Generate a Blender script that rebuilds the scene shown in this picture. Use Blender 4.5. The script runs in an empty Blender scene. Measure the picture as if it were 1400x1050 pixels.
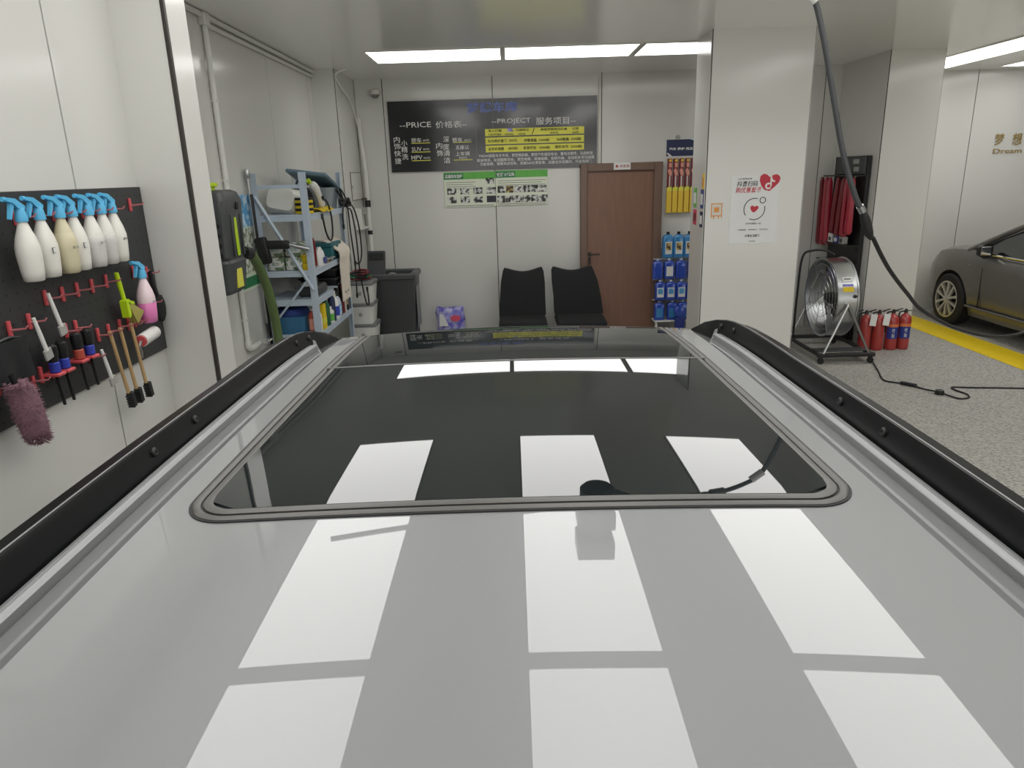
import bpy, bmesh, math, random
from mathutils import Matrix, Vector, Euler
random.seed(7)
S = bpy.context.scene
COL = S.collection
PI = math.pi
R = math.radians

# ------------------------------------------------------------------ camera, world, exposure
cam_d = bpy.data.cameras.new('camera')
cam_d.sensor_fit = 'HORIZONTAL'; cam_d.sensor_width = 36.0
cam_d.lens = 36.0 * 971.0 / 1400.0
cam_d.clip_start = 0.02; cam_d.clip_end = 100
cam = bpy.data.objects.new('camera', cam_d); COL.objects.link(cam)
cam.matrix_world = (Matrix.Translation((0, 0, 2.05)) @ Matrix.Rotation(R(0.35), 4, 'Z')
                    @ Matrix.Rotation(R(90 - 16.5), 4, 'X') @ Matrix.Rotation(R(-1.7), 4, 'Z'))
S.camera = cam
W = bpy.data.worlds.new('world'); S.world = W; W.use_nodes = True
W.node_tree.nodes['Background'].inputs[0].default_value = (1.0, 0.98, 0.95, 1)
W.node_tree.nodes['Background'].inputs[1].default_value = 1.8
S.view_settings.view_transform = 'Standard'; S.view_settings.look = 'None'
S.view_settings.exposure = 0.0; S.view_settings.gamma = 1.0
S.view_settings.use_curve_mapping = False
S.cycles.use_denoising = True
S.cycles.max_bounces = 12; S.cycles.diffuse_bounces = 9; S.cycles.glossy_bounces = 4
S.cycles.transmission_bounces = 6; S.cycles.sample_clamp_indirect = 6.0
S.cycles.caustics_reflective = False; S.cycles.caustics_refractive = False
LIGHT = 3.65          # radiance of the ceiling panels' diffusers

# ------------------------------------------------------------------ materials
def lin(c):
    c = c / 255.0
    return c / 12.92 if c <= 0.04045 else ((c + 0.055) / 1.055) ** 2.4
def rgb(c): return (lin(c[0]), lin(c[1]), lin(c[2]), 1)
MATS = {}
def M(name, col, rough=0.5, metal=0.0, var=0.06, scale=6.0, bump=0.0, bscale=80.0, coat=0.0, coat_r=0.03, trans=0.0, ior=1.5, col2=None, emit=0.0, hard=False):
    if name in MATS: return MATS[name]
    m = bpy.data.materials.new(name); m.use_nodes = True
    nt = m.node_tree; N = nt.nodes; L = nt.links
    b = N['Principled BSDF']
    b.inputs['Roughness'].default_value = rough; b.inputs['Metallic'].default_value = metal
    b.inputs['Coat Weight'].default_value = coat; b.inputs['Coat Roughness'].default_value = coat_r
    b.inputs['Transmission Weight'].default_value = trans; b.inputs['IOR'].default_value = ior
    tc = N.new('ShaderNodeTexCoord')
    no = N.new('ShaderNodeTexNoise'); no.inputs['Scale'].default_value = scale; no.inputs['Detail'].default_value = 3
    L.new(tc.outputs['Object'], no.inputs['Vector'])
    mx = N.new('ShaderNodeMix'); mx.data_type = 'RGBA'
    c = rgb(col)
    d = rgb(col2) if col2 else (c[0] * (1 - var), c[1] * (1 - var), c[2] * (1 - var), 1)
    mx.inputs[6].default_value = c; mx.inputs[7].default_value = d
    if hard:
        mr = N.new('ShaderNodeMapRange'); mr.inputs[1].default_value = 0.44; mr.inputs[2].default_value = 0.58
        L.new(no.outputs['Fac'], mr.inputs[0]); L.new(mr.outputs[0], mx.inputs[0])
    else: L.new(no.outputs['Fac'], mx.inputs[0])
    L.new(mx.outputs[2], b.inputs['Base Color'])
    if bump:
        n2 = N.new('ShaderNodeTexNoise'); n2.inputs['Scale'].default_value = bscale; n2.inputs['Detail'].default_value = 2
        L.new(tc.outputs['Object'], n2.inputs['Vector'])
        bp = N.new('ShaderNodeBump'); bp.inputs['Strength'].default_value = bump; bp.inputs['Distance'].default_value = 0.01
        L.new(n2.outputs['Fac'], bp.inputs['Height']); L.new(bp.outputs[0], b.inputs['Normal'])
    if emit:
        b.inputs['Emission Color'].default_value = c; b.inputs['Emission Strength'].default_value = emit
    MATS[name] = m
    return m
def nodes(m): return m.node_tree.nodes, m.node_tree.links, m.node_tree.nodes['Principled BSDF']

M('wall_panel', (211, 211, 206), 0.15, var=0.03, scale=1.5)
M('joint', (52, 48, 44), 0.5)
M('joint_brown', (84, 76, 68), 0.45)
M('ceiling_paint', (248, 248, 246), 0.16, var=0.02, scale=1.0, ior=1.7)
M('white_plastic', (222, 222, 218), 0.4)
M('offwhite', (212, 210, 202), 0.45)
M('black', (24, 25, 26), 0.45)
M('black_gloss', (14, 15, 16), 0.12)
M('black_rubber', (26, 26, 27), 0.6, bump=0.1)
M('dark_grey', (62, 65, 66), 0.45)
M('mid_grey', (120, 122, 122), 0.45)
M('steel', (190, 192, 192), 0.3, metal=1.0, var=0.1)
M('galvanized', (200, 203, 204), 0.28, metal=1.0, var=0.22, scale=9)
M('chrome', (225, 226, 226), 0.12, metal=1.0)
M('car_paint', (125, 127, 128), 0.42, var=0.02, scale=2, coat=1.0, coat_r=0.012)
MATS['car_paint'].node_tree.nodes['Principled BSDF'].inputs['Coat IOR'].default_value = 1.62
M('car_glass', (26, 31, 33), 0.015, var=0.1, ior=1.68)
M('rail_highlight', (120, 120, 120), 0.4, metal=0.6)
M('seal_dark', (40, 39, 37), 0.4)
M('seal_grey', (86, 85, 82), 0.4)
M('rail_black', (22, 23, 24), 0.3, var=0.1, scale=14, ior=1.25)
M('satin_moulding', (150, 151, 152), 0.5, metal=0.7, var=0.05)
M('red_hook', (206, 84, 90), 0.42)
M('hook_metal', (196, 120, 122), 0.35)
M('sky_blue', (92, 182, 226), 0.38)
M('bottle_white', (228, 226, 218), 0.35)
M('bottle_cream', (208, 200, 168), 0.35)
M('bottle_pale', (236, 214, 220), 0.35)
M('pink_liquid', (226, 128, 186), 0.3)
M('liquid_grey', (205, 204, 200), 0.32)
M('lime', (182, 214, 28), 0.4)
M('bristle_tan', (176, 168, 92), 0.8)
M('wood', (190, 158, 112), 0.55, var=0.25, scale=22)
M('mauve', (150, 112, 124), 0.95, var=0.45, scale=60, bump=0.6, bscale=220)
M('blue', (52, 66, 168), 0.4)
M('rust_red', (176, 78, 62), 0.4)
M('red', (196, 40, 40), 0.35)
M('ext_red', (166, 58, 54), 0.3, coat=0.3)
M('label_blue', (44, 58, 136), 0.4)
M('label_white', (224, 224, 222), 0.5)
M('label_orange', (214, 120, 70), 0.5)
M('yellow', (226, 196, 22), 0.5)
M('strip_yellow', (226, 222, 84), 0.5)
M('paint_yellow', (238, 206, 20), 0.5, var=0.12, scale=10)
M('shelf_blue', (180, 193, 206), 0.4)
M('board_black', (44, 46, 47), 0.16, var=0.25, scale=2.0, coat=0.4, coat_r=0.08)
M('letter_white', (226, 226, 222), 0.5)
M('letter_blue', (108, 124, 190), 0.5)
M('letter_black', (30, 30, 28), 0.6)
M('gold', (176, 150, 84), 0.35, metal=0.6)
M('poster_paper', (222, 228, 208), 0.6)
M('poster_white', (224, 226, 226), 0.4)
M('green', (70, 164, 66), 0.5, col2=(120, 190, 84), scale=12)
M('green_dark', (40, 120, 76), 0.5)
M('photo_print', (40, 42, 44), 0.5, col2=(215, 215, 210), scale=20, hard=True)
M('photo_dark', (44, 44, 58), 0.5)
M('photo_gold', (60, 50, 40), 0.5, col2=(200, 176, 110), scale=20, hard=True)
M('door_wood', (140, 104, 86), 0.42, var=0.28, scale=3)
M('door_frame', (122, 98, 84), 0.42, var=0.2, scale=5)
M('orange', (226, 150, 70), 0.5)
M('heart_red', (190, 44, 62), 0.5)
M('fabric_black', (27, 29, 30), 0.9, var=0.2, scale=30, bump=0.15, bscale=300)
M('navy', (40, 48, 84), 0.6)
M('teal', (38, 98, 106), 0.5)
M('crate_blue', (52, 104, 140), 0.45)
M('cloth_blue', (44, 64, 128), 0.9)
M('cloth_green', (42, 96, 68), 0.9)
M('towel', (214, 206, 192), 0.95, bump=0.3, bscale=250)
M('tissue', (226, 226, 218), 0.6, col2=(104, 128, 92), scale=24, hard=True)
M('poster_blue', (84, 156, 206), 0.5, col2=(200, 222, 234), scale=12, hard=True)
M('poster_mix', (226, 226, 222), 0.5, col2=(110, 130, 92), scale=22, hard=True)
M('poster_pale', (206, 222, 198), 0.5)
M('washer_grey', (72, 75, 76), 0.4)
M('hose_green', (88, 108, 62), 0.5)
M('fluid_blue', (56, 86, 188), 0.12, var=0.3, scale=16, coat=0.5)
M('fluid_sky', (66, 142, 202), 0.14, var=0.2, scale=16, coat=0.5)
M('clear_cap', (196, 204, 216), 0.2)
M('maroon', (128, 34, 44), 0.35, var=0.3, scale=20)
M('red_bag', (178, 34, 60), 0.3, var=0.35, scale=12, coat=0.4)
M('amber', (236, 200, 70), 0.4)
M('salmon', (226, 156, 140), 0.45)
M('sedan_paint', (104, 102, 100), 0.38, metal=0.55, var=0.04, coat=0.8, coat_r=0.03)
M('tyre', (26, 26, 26), 0.75)
M('alloy', (206, 204, 196), 0.3, metal=0.8)
M('lamp_glass', (190, 196, 200), 0.1, coat=1.0)
M('tail_red', (130, 16, 18), 0.15, coat=1.0)
M('purple', (92, 84, 186), 0.35, col2=(178, 176, 214), scale=12, coat=0.3, hard=True)
M('pinkred', (206, 66, 96), 0.4)
M('basin_white', (222, 222, 214), 0.35)
M('clear_box', (128, 140, 146), 0.2, var=0.2)
M('lid_steel_blue', (112, 136, 152), 0.3)
M('grey_soft', (160, 160, 156), 0.6)

def floor_material():
    m = M('floor_mat', (118, 117, 112), 0.62)
    N, L, b = nodes(m)
    tc = N.new('ShaderNodeTexCoord')
    w1 = N.new('ShaderNodeTexWave'); w1.bands_direction = 'DIAGONAL'; w1.inputs['Scale'].default_value = 10.5; w1.inputs['Distortion'].default_value = 2.5; w1.inputs['Detail'].default_value = 2; w1.inputs['Detail Scale'].default_value = 4
    v = N.new('ShaderNodeTexVoronoi'); v.inputs['Scale'].default_value = 40
    mp = N.new('ShaderNodeMapping'); mp.inputs['Scale'].default_value = (1, 1.7, 1)
    L.new(tc.outputs['Object'], mp.inputs[0]); L.new(mp.outputs[0], w1.inputs['Vector']); L.new(mp.outputs[0], v.inputs['Vector'])
    mu = N.new('ShaderNodeMath'); mu.operation = 'MULTIPLY_ADD'; mu.inputs[1].default_value = 0.55
    L.new(w1.outputs['Fac'], mu.inputs[0]); L.new(v.outputs['Distance'], mu.inputs[2])
    cr = N.new('ShaderNodeValToRGB')
    cr.color_ramp.elements[0].position = 0.12; cr.color_ramp.elements[0].color = rgb((54, 54, 52))
    cr.color_ramp.elements[1].position = 0.8; cr.color_ramp.elements[1].color = rgb((172, 170, 163))
    L.new(mu.outputs[0], cr.inputs[0]); L.new(cr.outputs[0], b.inputs['Base Color'])
    bp = N.new('ShaderNodeBump'); bp.inputs['Strength'].default_value = 0.5; bp.inputs['Distance'].default_value = 0.01
    L.new(mu.outputs[0], bp.inputs['Height']); L.new(bp.outputs[0], b.inputs['Normal'])
floor_material()
def pegboard_material():
    m = M('pegboard', (50, 51, 52), 0.5, var=0.2, scale=3)
    N, L, b = nodes(m)
    tc = N.new('ShaderNodeTexCoord')
    sx = N.new('ShaderNodeSeparateXYZ'); L.new(tc.outputs['Object'], sx.inputs[0])
    def tri(o):
        a = N.new('ShaderNodeMath'); a.operation = 'MULTIPLY'; a.inputs[1].default_value = 1 / 0.05; L.new(o, a.inputs[0])
        f = N.new('ShaderNodeMath'); f.operation = 'FRACT'; L.new(a.outputs[0], f.inputs[0])
        s = N.new('ShaderNodeMath'); s.operation = 'SUBTRACT'; s.inputs[1].default_value = 0.5; L.new(f.outputs[0], s.inputs[0])
        p = N.new('ShaderNodeMath'); p.operation = 'POWER'; p.inputs[1].default_value = 2; L.new(s.outputs[0], p.inputs[0])
        return p.outputs[0]
    ad = N.new('ShaderNodeMath'); ad.operation = 'ADD'; L.new(tri(sx.outputs['Y']), ad.inputs[0]); L.new(tri(sx.outputs['Z']), ad.inputs[1])
    lt = N.new('ShaderNodeMath'); lt.operation = 'LESS_THAN'; lt.inputs[1].default_value = 0.009; L.new(ad.outputs[0], lt.inputs[0])
    src = b.inputs['Base Color'].links[0].from_socket
    mx = N.new('ShaderNodeMix'); mx.data_type = 'RGBA'; mx.inputs[7].default_value = rgb((10, 10, 10))
    L.new(lt.outputs[0], mx.inputs[0]); L.new(src, mx.inputs[6]); L.new(mx.outputs[2], b.inputs['Base Color'])
pegboard_material()
def emission_material():
    m = M('diffuser', (255, 253, 248), 0.4)
    N, L, b = nodes(m)
    b.inputs['Emission Color'].default_value = (1.0, 0.99, 0.97, 1); b.inputs['Emission Strength'].default_value = LIGHT
emission_material()
def door_material():
    m = MATS['door_wood']; N, L, b = nodes(m)
    for n in N:
        if n.type == 'TEX_NOISE':
            mp = N.new('ShaderNodeMapping'); mp.inputs['Scale'].default_value = (9, 9, 0.8)
            s = n.inputs['Vector'].links[0].from_socket
            L.new(s, mp.inputs[0]); L.new(mp.outputs[0], n.inputs['Vector'])
door_material()

# ------------------------------------------------------------------ mesh builder
def cr(pts, n=8):
    P = [Vector(p) for p in pts]
    if len(P) < 3: return P
    out = []
    for i in range(len(P) - 1):
        a = P[i - 1] if i else P[0] * 2 - P[1]
        b, c = P[i], P[i + 1]
        d = P[i + 2] if i + 2 < len(P) else P[-1] * 2 - P[-2]
        for k in range(n):
            t = k / n
            out.append(0.5 * ((2 * b) + (c - a) * t + (2 * a - 5 * b + 4 * c - d) * t * t + (3 * b - a - 3 * c + d) * t ** 3))
    out.append(P[-1])
    return out

class B:
    def __init__(self): self.v = []; self.f = []
    def add(self, vs, fs, mat=None):
        o = len(self.v)
        if mat is not None: vs = [mat @ Vector(p) for p in vs]
        self.v += [tuple(p) for p in vs]; self.f += [tuple(i + o for i in f) for f in fs]
        return self
    def box(self, x0, x1, y0, y1, z0, z1, bev=0.0, mat=None, seg=1):
        vs = [(x, y, z) for x in (x0, x1) for y in (y0, y1) for z in (z0, z1)]
        fs = [(0, 1, 3, 2), (4, 6, 7, 5), (0, 4, 5, 1), (2, 3, 7, 6), (0, 2, 6, 4), (1, 5, 7, 3)]
        if bev:
            bm = bmesh.new(); q = [bm.verts.new(p) for p in vs]
            for f in fs: bm.faces.new([q[i] for i in f])
            bmesh.ops.bevel(bm, geom=list(bm.edges), offset=bev, segments=seg, affect='EDGES', profile=0.5)
            bm.verts.index_update(); vs = [tuple(p.co) for p in bm.verts]; fs = [[p.index for p in f.verts] for f in bm.faces]; bm.free()
        return self.add(vs, fs, mat)
    def loft(self, rings, cap=True, mat=None):
        n = len(rings[0]); vs = [p for r in rings for p in r]; fs = []
        for i in range(len(rings) - 1):
            for k in range(n):
                a = i * n + k; b = i * n + (k + 1) % n
                fs.append((a, b, b + n, a + n))
        if cap: fs.append(tuple(range(n))[::-1]); fs.append(tuple(range((len(rings) - 1) * n, len(rings) * n)))
        return self.add(vs, fs, mat)
    def lathe(self, prof, n=16, sx=1.0, sy=1.0, mat=None):
        return self.loft([[(r * sx * math.cos(2 * PI * k / n), r * sy * math.sin(2 * PI * k / n), z) for k in range(n)] for r, z in prof], True, mat)
    def tube(self, pts, r, n=8, mat=None, cap=True):
        P = [Vector(p) for p in pts]; rs = r if isinstance(r, (list, tuple)) else [r] * len(P)
        rings = []; u = None
        for i, p in enumerate(P):
            t = (P[min(i + 1, len(P) - 1)] - P[max(i - 1, 0)])
            t = t.normalized() if t.length > 1e-9 else Vector((0, 0, 1))
            if u is None:
                u = t.cross(Vector((0, 0, 1)))
                if u.length < 1e-3: u = t.cross(Vector((1, 0, 0)))
            u = (u - t * u.dot(t)).normalized(); w = t.cross(u)
            rings.append([tuple(p + (u * math.cos(2 * PI * k / n) + w * math.sin(2 * PI * k / n)) * rs[i]) for k in range(n)])
        return self.loft(rings, cap, mat)
    def cyl(self, a, b, r0, r1=None, n=14): return self.tube([a, b], [r0, r0 if r1 is None else r1], n)
    def prism(self, pts, a, b, axis='y', mat=None):
        # pts: 2D outline; axis y: (x,z), axis x: (y,z), axis z: (x,y)
        def g(p, t): return {'y': (p[0], t, p[1]), 'x': (t, p[0], p[1]), 'z': (p[0], p[1], t)}[axis]
        return self.loft([[g(p, a) for p in pts], [g(p, b) for p in pts]], True, mat)
    def grid(self, fn, nu, nv):
        vs = [fn(i / nu, j / nv) for j in range(nv + 1) for i in range(nu + 1)]
        fs = [(j * (nu + 1) + i, j * (nu + 1) + i + 1, (j + 1) * (nu + 1) + i + 1, (j + 1) * (nu + 1) + i) for j in range(nv) for i in range(nu)]
        return self.add(vs, fs)
    def sheet(self, fn, nu, nv, th):
        # a grid with thickness: fn(u, v) -> point, th: offset vector
        top = [Vector(fn(i / nu, j / nv)) for j in range(nv + 1) for i in range(nu + 1)]
        T = Vector(th); n = len(top); vs = top + [p + T for p in top]; fs = []
        idx = lambda i, j: j * (nu + 1) + i
        for j in range(nv):
            for i in range(nu):
                q = (idx(i, j), idx(i + 1, j), idx(i + 1, j + 1), idx(i, j + 1)); fs.append(q); fs.append(tuple(k + n for k in q[::-1]))
        rim = [idx(i, 0) for i in range(nu + 1)] + [idx(nu, j) for j in range(1, nv + 1)] + [idx(i, nv) for i in range(nu - 1, -1, -1)] + [idx(0, j) for j in range(nv - 1, 0, -1)]
        for k in range(len(rim)):
            a, b = rim[k], rim[(k + 1) % len(rim)]; fs.append((b, a, a + n, b + n))
        return self.add(vs, fs)
    def text(self, body, x0, x1, zmid, h, mat, bold=0.0, ext=0.003, slant=0.0):
        # flat lettering in local xz-plane facing -y, fitted to [x0,x1] and height h
        c = bpy.data.curves.new('lettering', 'FONT'); c.body = body; c.resolution_u = 2; c.extrude = 0.0; c.offset = bold; c.shear = slant
        o = bpy.data.objects.new('lettering', c); COL.objects.link(o)
        dg = bpy.context.evaluated_depsgraph_get(); dg.update()
        me = bpy.data.meshes.new_from_object(o.evaluated_get(dg))
        xs = [v.co.x for v in me.vertices]; ys = [v.co.y for v in me.vertices]
        if xs:
            ax, bx, ay, by = min(xs), max(xs), min(ys), max(ys)
            sx = (x1 - x0) / max(bx - ax, 1e-6); sy = h / max(by - ay, 1e-6)
            vs = [((v.co.x - ax) * sx + x0, -ext, (v.co.y - (ay + by) / 2) * sy + zmid) for v in me.vertices]
            fs = [tuple(p.vertices) for p in me.polygons]
            self.add(vs, fs, mat)
        bpy.data.objects.remove(o); bpy.data.meshes.remove(me); bpy.data.curves.remove(c)
        return self
    def build(self, name, mat, parent=None, label=None, world=False, smooth=35, kind=None, flat=False, cat=None, group=None):
        me = bpy.data.meshes.new(name); me.from_pydata(self.v, [], self.f); me.update()
        if not flat:
            bm = bmesh.new(); bm.from_mesh(me); bmesh.ops.recalc_face_normals(bm, faces=bm.faces); bm.to_mesh(me); bm.free()
        if smooth:
            me.polygons.foreach_set('use_smooth', [True] * len(me.polygons)); me.set_sharp_from_angle(angle=R(smooth))
        me.materials.append(MATS[mat])
        o = bpy.data.objects.new(name, me); COL.objects.link(o)
        if parent is not None:
            o.parent = parent
            if world:
                m = Matrix.Identity(4); p = parent
                while p is not None: m = p.matrix_basis @ m; p = p.parent
                me.transform(m.inverted())
        if label: o['label'] = label
        if kind: o['kind'] = kind
        if cat: o['category'] = cat
        if group: o['group'] = group
        return o
def thing(name, label, cat, loc=(0, 0, 0), rz=0.0, group=None):
    o = bpy.data.objects.new(name, None); COL.objects.link(o); o.empty_display_size = 0.05
    o.location = loc; o.rotation_euler = (0, 0, rz); o['label'] = label; o['category'] = cat
    if group: o['group'] = group
    return o
def copy_tree(o, label=None, loc=None, rz=None, parent=None, rot=None):
    c = o.copy(); COL.objects.link(c); c.parent = parent
    if label: c['label'] = label
    if loc is not None: c.location = loc
    if rz is not None: c.rotation_euler = (0, 0, rz)
    if rot is not None: c.rotation_euler = rot
    for ch in list(o.children): copy_tree(ch, parent=c)
    return c
def rring(x0, x1, y0, y1, r, z, n=4):
    # rounded rectangle loop at height z
    out = []
    for cx, cy, a in ((x1 - r, y1 - r, 0), (x0 + r, y1 - r, PI / 2), (x0 + r, y0 + r, PI), (x1 - r, y0 + r, 1.5 * PI)):
        for k in range(n + 1):
            t = a + PI / 2 * k / n; out.append((cx + r * math.cos(t), cy + r * math.sin(t), z))
    return out
XF_BACK = lambda x, y, z: Matrix.Translation((x, y, z))                                     # lettering on a wall facing -y
XF_LEFT = lambda x, y, z: Matrix.Translation((x, y, z)) @ Matrix.Rotation(PI / 2, 4, 'Z')   # on a wall facing +x
XF_RIGHT = lambda x, y, z: Matrix.Translation((x, y, z)) @ Matrix.Rotation(-PI / 2, 4, 'Z') # on a wall facing -x
# ------------------------------------------------------------------ the room
CZ = 3.19
def plane_box(axis, pos, out, a, b, z0, z1, d0, d1):
    lo, hi = sorted((pos - out * d0, pos - out * d1))
    return (a, b, lo, hi, z0, z1) if axis == 'y' else (lo, hi, a, b, z0, z1)
def wall(name, axis, pos, out, cuts, z0=0.0, z1=CZ, gap=0.010, back=0.10, mat='joint', holes=None):
    bk = B().box(*plane_box(axis, pos, out, cuts[0], cuts[-1], z0, z1, 0.009, back))
    w = bk.build(name, mat, kind='structure', smooth=None)
    for a, b in zip(cuts[:-1], cuts[1:]):
        B().box(*plane_box(axis, pos, out, a + gap / 2, b - gap / 2, z0, z1, 0.0, 0.0095)).build('panel', 'wall_panel', w, smooth=None)
    return w
fl = B().box(-3.2, 9.0, -4.0, 10.6, -0.1, 0.0).build('floor', 'floor_mat', kind='structure', smooth=None)
ce = B().box(-3.2, 9.0, -4.0, 10.6, CZ, CZ + 0.1).build('ceiling', 'ceiling_paint', kind='structure', smooth=None)
B().box(5.12, 5.53, 1.0, 9.95, 0.0005, 0.004).build('trim_1', 'paint_yellow', kind='structure', smooth=None)
# door opening is covered by the door itself, which stands in front of the panels
wall('wall_back', 'y', 9.28, -1, [-1.87, -1.528, -0.192, 1.139, 2.475, 3.85, 4.06])
wall('wall_left', 'x', -1.72, 1, [-3.95, -2.4, -1.07, 0.26, 1.59, 2.92, 3.41])
wall('wall_left_recess', 'x', -2.13, 1, [3.62, 5.48, 6.81, 8.13, 8.32], gap=0.008)
wall('wall_right', 'x', 8.6, -1, [-3.95, -1.3, 0.03, 1.36, 2.69, 4.02, 5.35, 6.68, 8.01, 10.14])
wall('wall_right_back', 'y', 10.15, -1, [4.60, 6.23, 7.56, 8.6])
wall('wall_front', 'y', -3.9, 1, [-1.9, -0.6, 0.73, 2.06, 3.39, 4.72, 6.05, 7.38, 8.6], z0=2.85)   # unseen header; front left open below it to let in added daylight
def column(name, x0, x1, y0, y1, faces, corner=0.014, corner_mat='joint'):
    e = 0.006
    c = B().box(x0 + e, x1 - e, y0 + e, y1 - e, 0, CZ).build(name, corner_mat, kind='structure', smooth=None)
    if 'f' in faces: B().box(x0 + corner, x1 - corner, y0, y0 + 0.007, 0, CZ).build('panel', 'wall_panel', c, smooth=None)
    if 'l' in faces: B().box(x0, x0 + 0.007, y0 + corner, y1, 0, CZ).build('panel', 'wall_panel', c, smooth=None)
    if 'r' in faces: B().box(x1 - 0.007, x1, y0 + corner, y1, 0, CZ).build('panel', 'wall_panel', c, smooth=None)
    return c
column('column', -2.3, -1.478, 3.40, 3.635, 'fr', 0.012)
column('column', -2.3, -1.87, 8.31, 9.35, 'fr', 0.012, 'joint_brown')
column('column', 1.768, 2.672, 6.70, 7.19, 'flr', 0.012)
column('column', 4.05, 4.648, 8.17, 10.2, 'flr', 0.012)
# black edge on the near left column and slim trims
B().box(-1.482, -1.470, 3.392, 3.412, 0, CZ).build('trim_2', 'joint', kind='structure', smooth=None)
B().box(1.098, 1.118, 9.255, 9.28, 2.108, 3.15).build('trim_3', 'offwhite', kind='structure', smooth=None)

# ------------------------------------------------------------------ ceiling light panels
def light_panel(x0, x1, y0, y1, label, group):
    t = thing('ceiling_light', label, 'ceiling light', ((x0 + x1) / 2, (y0 + y1) / 2, CZ), group=group)
    hx, hy = (x1 - x0) / 2, (y1 - y0) / 2
    f = B(); e = 0.012
    for a in ((-hx, hx, -hy, -hy + e), (-hx, hx, hy - e, hy), (-hx, -hx + e, -hy + e, hy - e), (hx - e, hx, -hy + e, hy - e)):
        f.box(a[0], a[1], a[2], a[3], -0.012, -0.0002)
    f.build('frame', 'offwhite', t, smooth=None)
    B().box(-hx + e, hx - e, -hy + e, hy - e, -0.008, -0.0002).build('diffuser', 'diffuser', t, smooth=None)
for (x0, x1), w in (((-1.345, -0.055), 'left'), ((-0.03, 1.262), 'middle'), ((1.30, 2.59), 'right')):
    light_panel(x0, x1, 7.27, 8.0, 'long white ceiling light before the price board, %s one of three' % w, 'cross row of ceiling lights')
for xc, w in ((-0.985, 'left'), (0.32, 'middle'), (1.50, 'right')):
    light_panel(xc - 0.31, xc + 0.31, 2.46, 5.14, 'white ceiling strip light mirrored in the sunroof, %s row, far panel' % w, 'lengthwise ceiling lights above the car')
    light_panel(xc - 0.31, xc + 0.31, -0.30, 2.38, 'white ceiling strip light mirrored in the painted roof, %s row, near panel' % w, 'lengthwise ceiling lights above the car')
light_panel(5.01, 5.61, 7.10, 9.82, 'white ceiling strip light beside the right column over the parked sedan', 'ceiling lights over the right bay')
light_panel(5.01, 5.61, 4.30, 7.02, 'near continuation of the strip light over the right bay', 'ceiling lights over the right bay')
light_panel(6.27, 6.87, 7.10, 9.82, 'second strip light over the right bay, its end at the right edge', 'ceiling lights over the right bay')
light_panel(6.27, 6.87, 4.30, 7.02, 'near continuation of the second strip light over the right bay', 'ceiling lights over the right bay')
light_panel(2.9, 3.5, 2.46, 5.14, 'white ceiling strip light between the two bays', 'ceiling lights over the aisle')

# ------------------------------------------------------------------ door
d = B().box(0.958, 1.788, 9.225, 9.272, 0.005, 2.045).build('door_1', 'door_wood', kind='structure', smooth=None)
fr = B()
fr.box(0.872, 0.958, 9.19, 9.279, 0, 2.14, 0.006); fr.box(1.788, 1.895, 9.19, 9.279, 0, 2.14, 0.006); fr.box(0.958, 1.788, 9.19, 9.279, 2.045, 2.14, 0.006)
fr.build('door_frame', 'door_frame', d)
h = B().cyl((0.99, 9.225, 1.03), (0.99, 9.165, 1.03), 0.012).cyl((0.99, 9.168, 1.03), (1.115, 9.168, 1.03), 0.010).cyl((0.99, 9.226, 1.03), (0.99, 9.215, 1.03), 0.026)
h.build('door_handle', 'joint', d)
h = B().box(0.975, 1.005, 9.208, 9.226, 0.90, 0.99, 0.004).build('lock_plate', 'joint', d)
s = thing('door_sign', 'small white nameplate with dark lettering above the brown door', 'sign', (1.386, 9.19, 2.10))
B().box(-0.104, 0.104, -0.006, 0.0, -0.042, 0.042).build('plate', 'label_white', s, smooth=None)
B().text('休息室', -0.03, 0.09, 0, 0.034, XF_BACK(0, -0.006, 0), 0.01, 0.0015).lathe([(0.017, -0.0005), (0.017, 0.0015)], 12, mat=Matrix.Translation((-0.065, -0.0065, 0)) @ Matrix.Rotation(PI / 2, 4, 'X')).build('lettering', 'rust_red', s, smooth=None)

# ------------------------------------------------------------------ the car under the camera
def roof_end(x): return 2.235 - 0.25 * x * x
def roof_z(x, y):
    a = abs(x)
    z = 1.60 - 0.035 * min(a, 0.535) ** 2
    if a > 0.535: z -= 0.027 * min(1, (a - 0.535) / 0.066)
    if a > 0.60: z -= 0.037 * (a - 0.60) / 0.10
    return z - 0.075 * max(0, y - 1.7) ** 2 - 0.0167 * max(0, 1.45 - y) ** 2 - 0.07 * max(0, 0.2 - y) ** 2
car = thing('car', 'grey car with a black panoramic roof and black roof rails filling the foreground', 'car', (0, 1.5, 0))
NX = [-0.70, -0.65, -0.60, -0.587, -0.583, -0.56, -0.535, -0.515] + [-0.5 + 0.05 * k for k in range(21)] + [0.515, 0.535, 0.56, 0.583, 0.587, 0.60, 0.65, 0.70]
def roof_pt(i, v):
    x = NX[i]; y = -0.48 + v * (roof_end(x) + 0.48)
    return (x, y, roof_z(x, y))
rf = B()
NV = 60; n = len(NX)
rf.v = [roof_pt(i, j / NV) for j in range(NV + 1) for i in range(n)]
rf.f = [(j * n + i, j * n + i + 1, (j + 1) * n + i + 1, (j + 1) * n + i) for j in range(NV) for i in range(n - 1)]
roof = rf.build('roof_panel', 'car_paint', car, world=True, smooth=12)
sol = roof.modifiers.new('thickness', 'SOLIDIFY'); sol.thickness = 0.006; sol.offset = 1.0
if sum(p.normal.z for p in roof.data.polygons) > 0: sol.offset = -1.0
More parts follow.
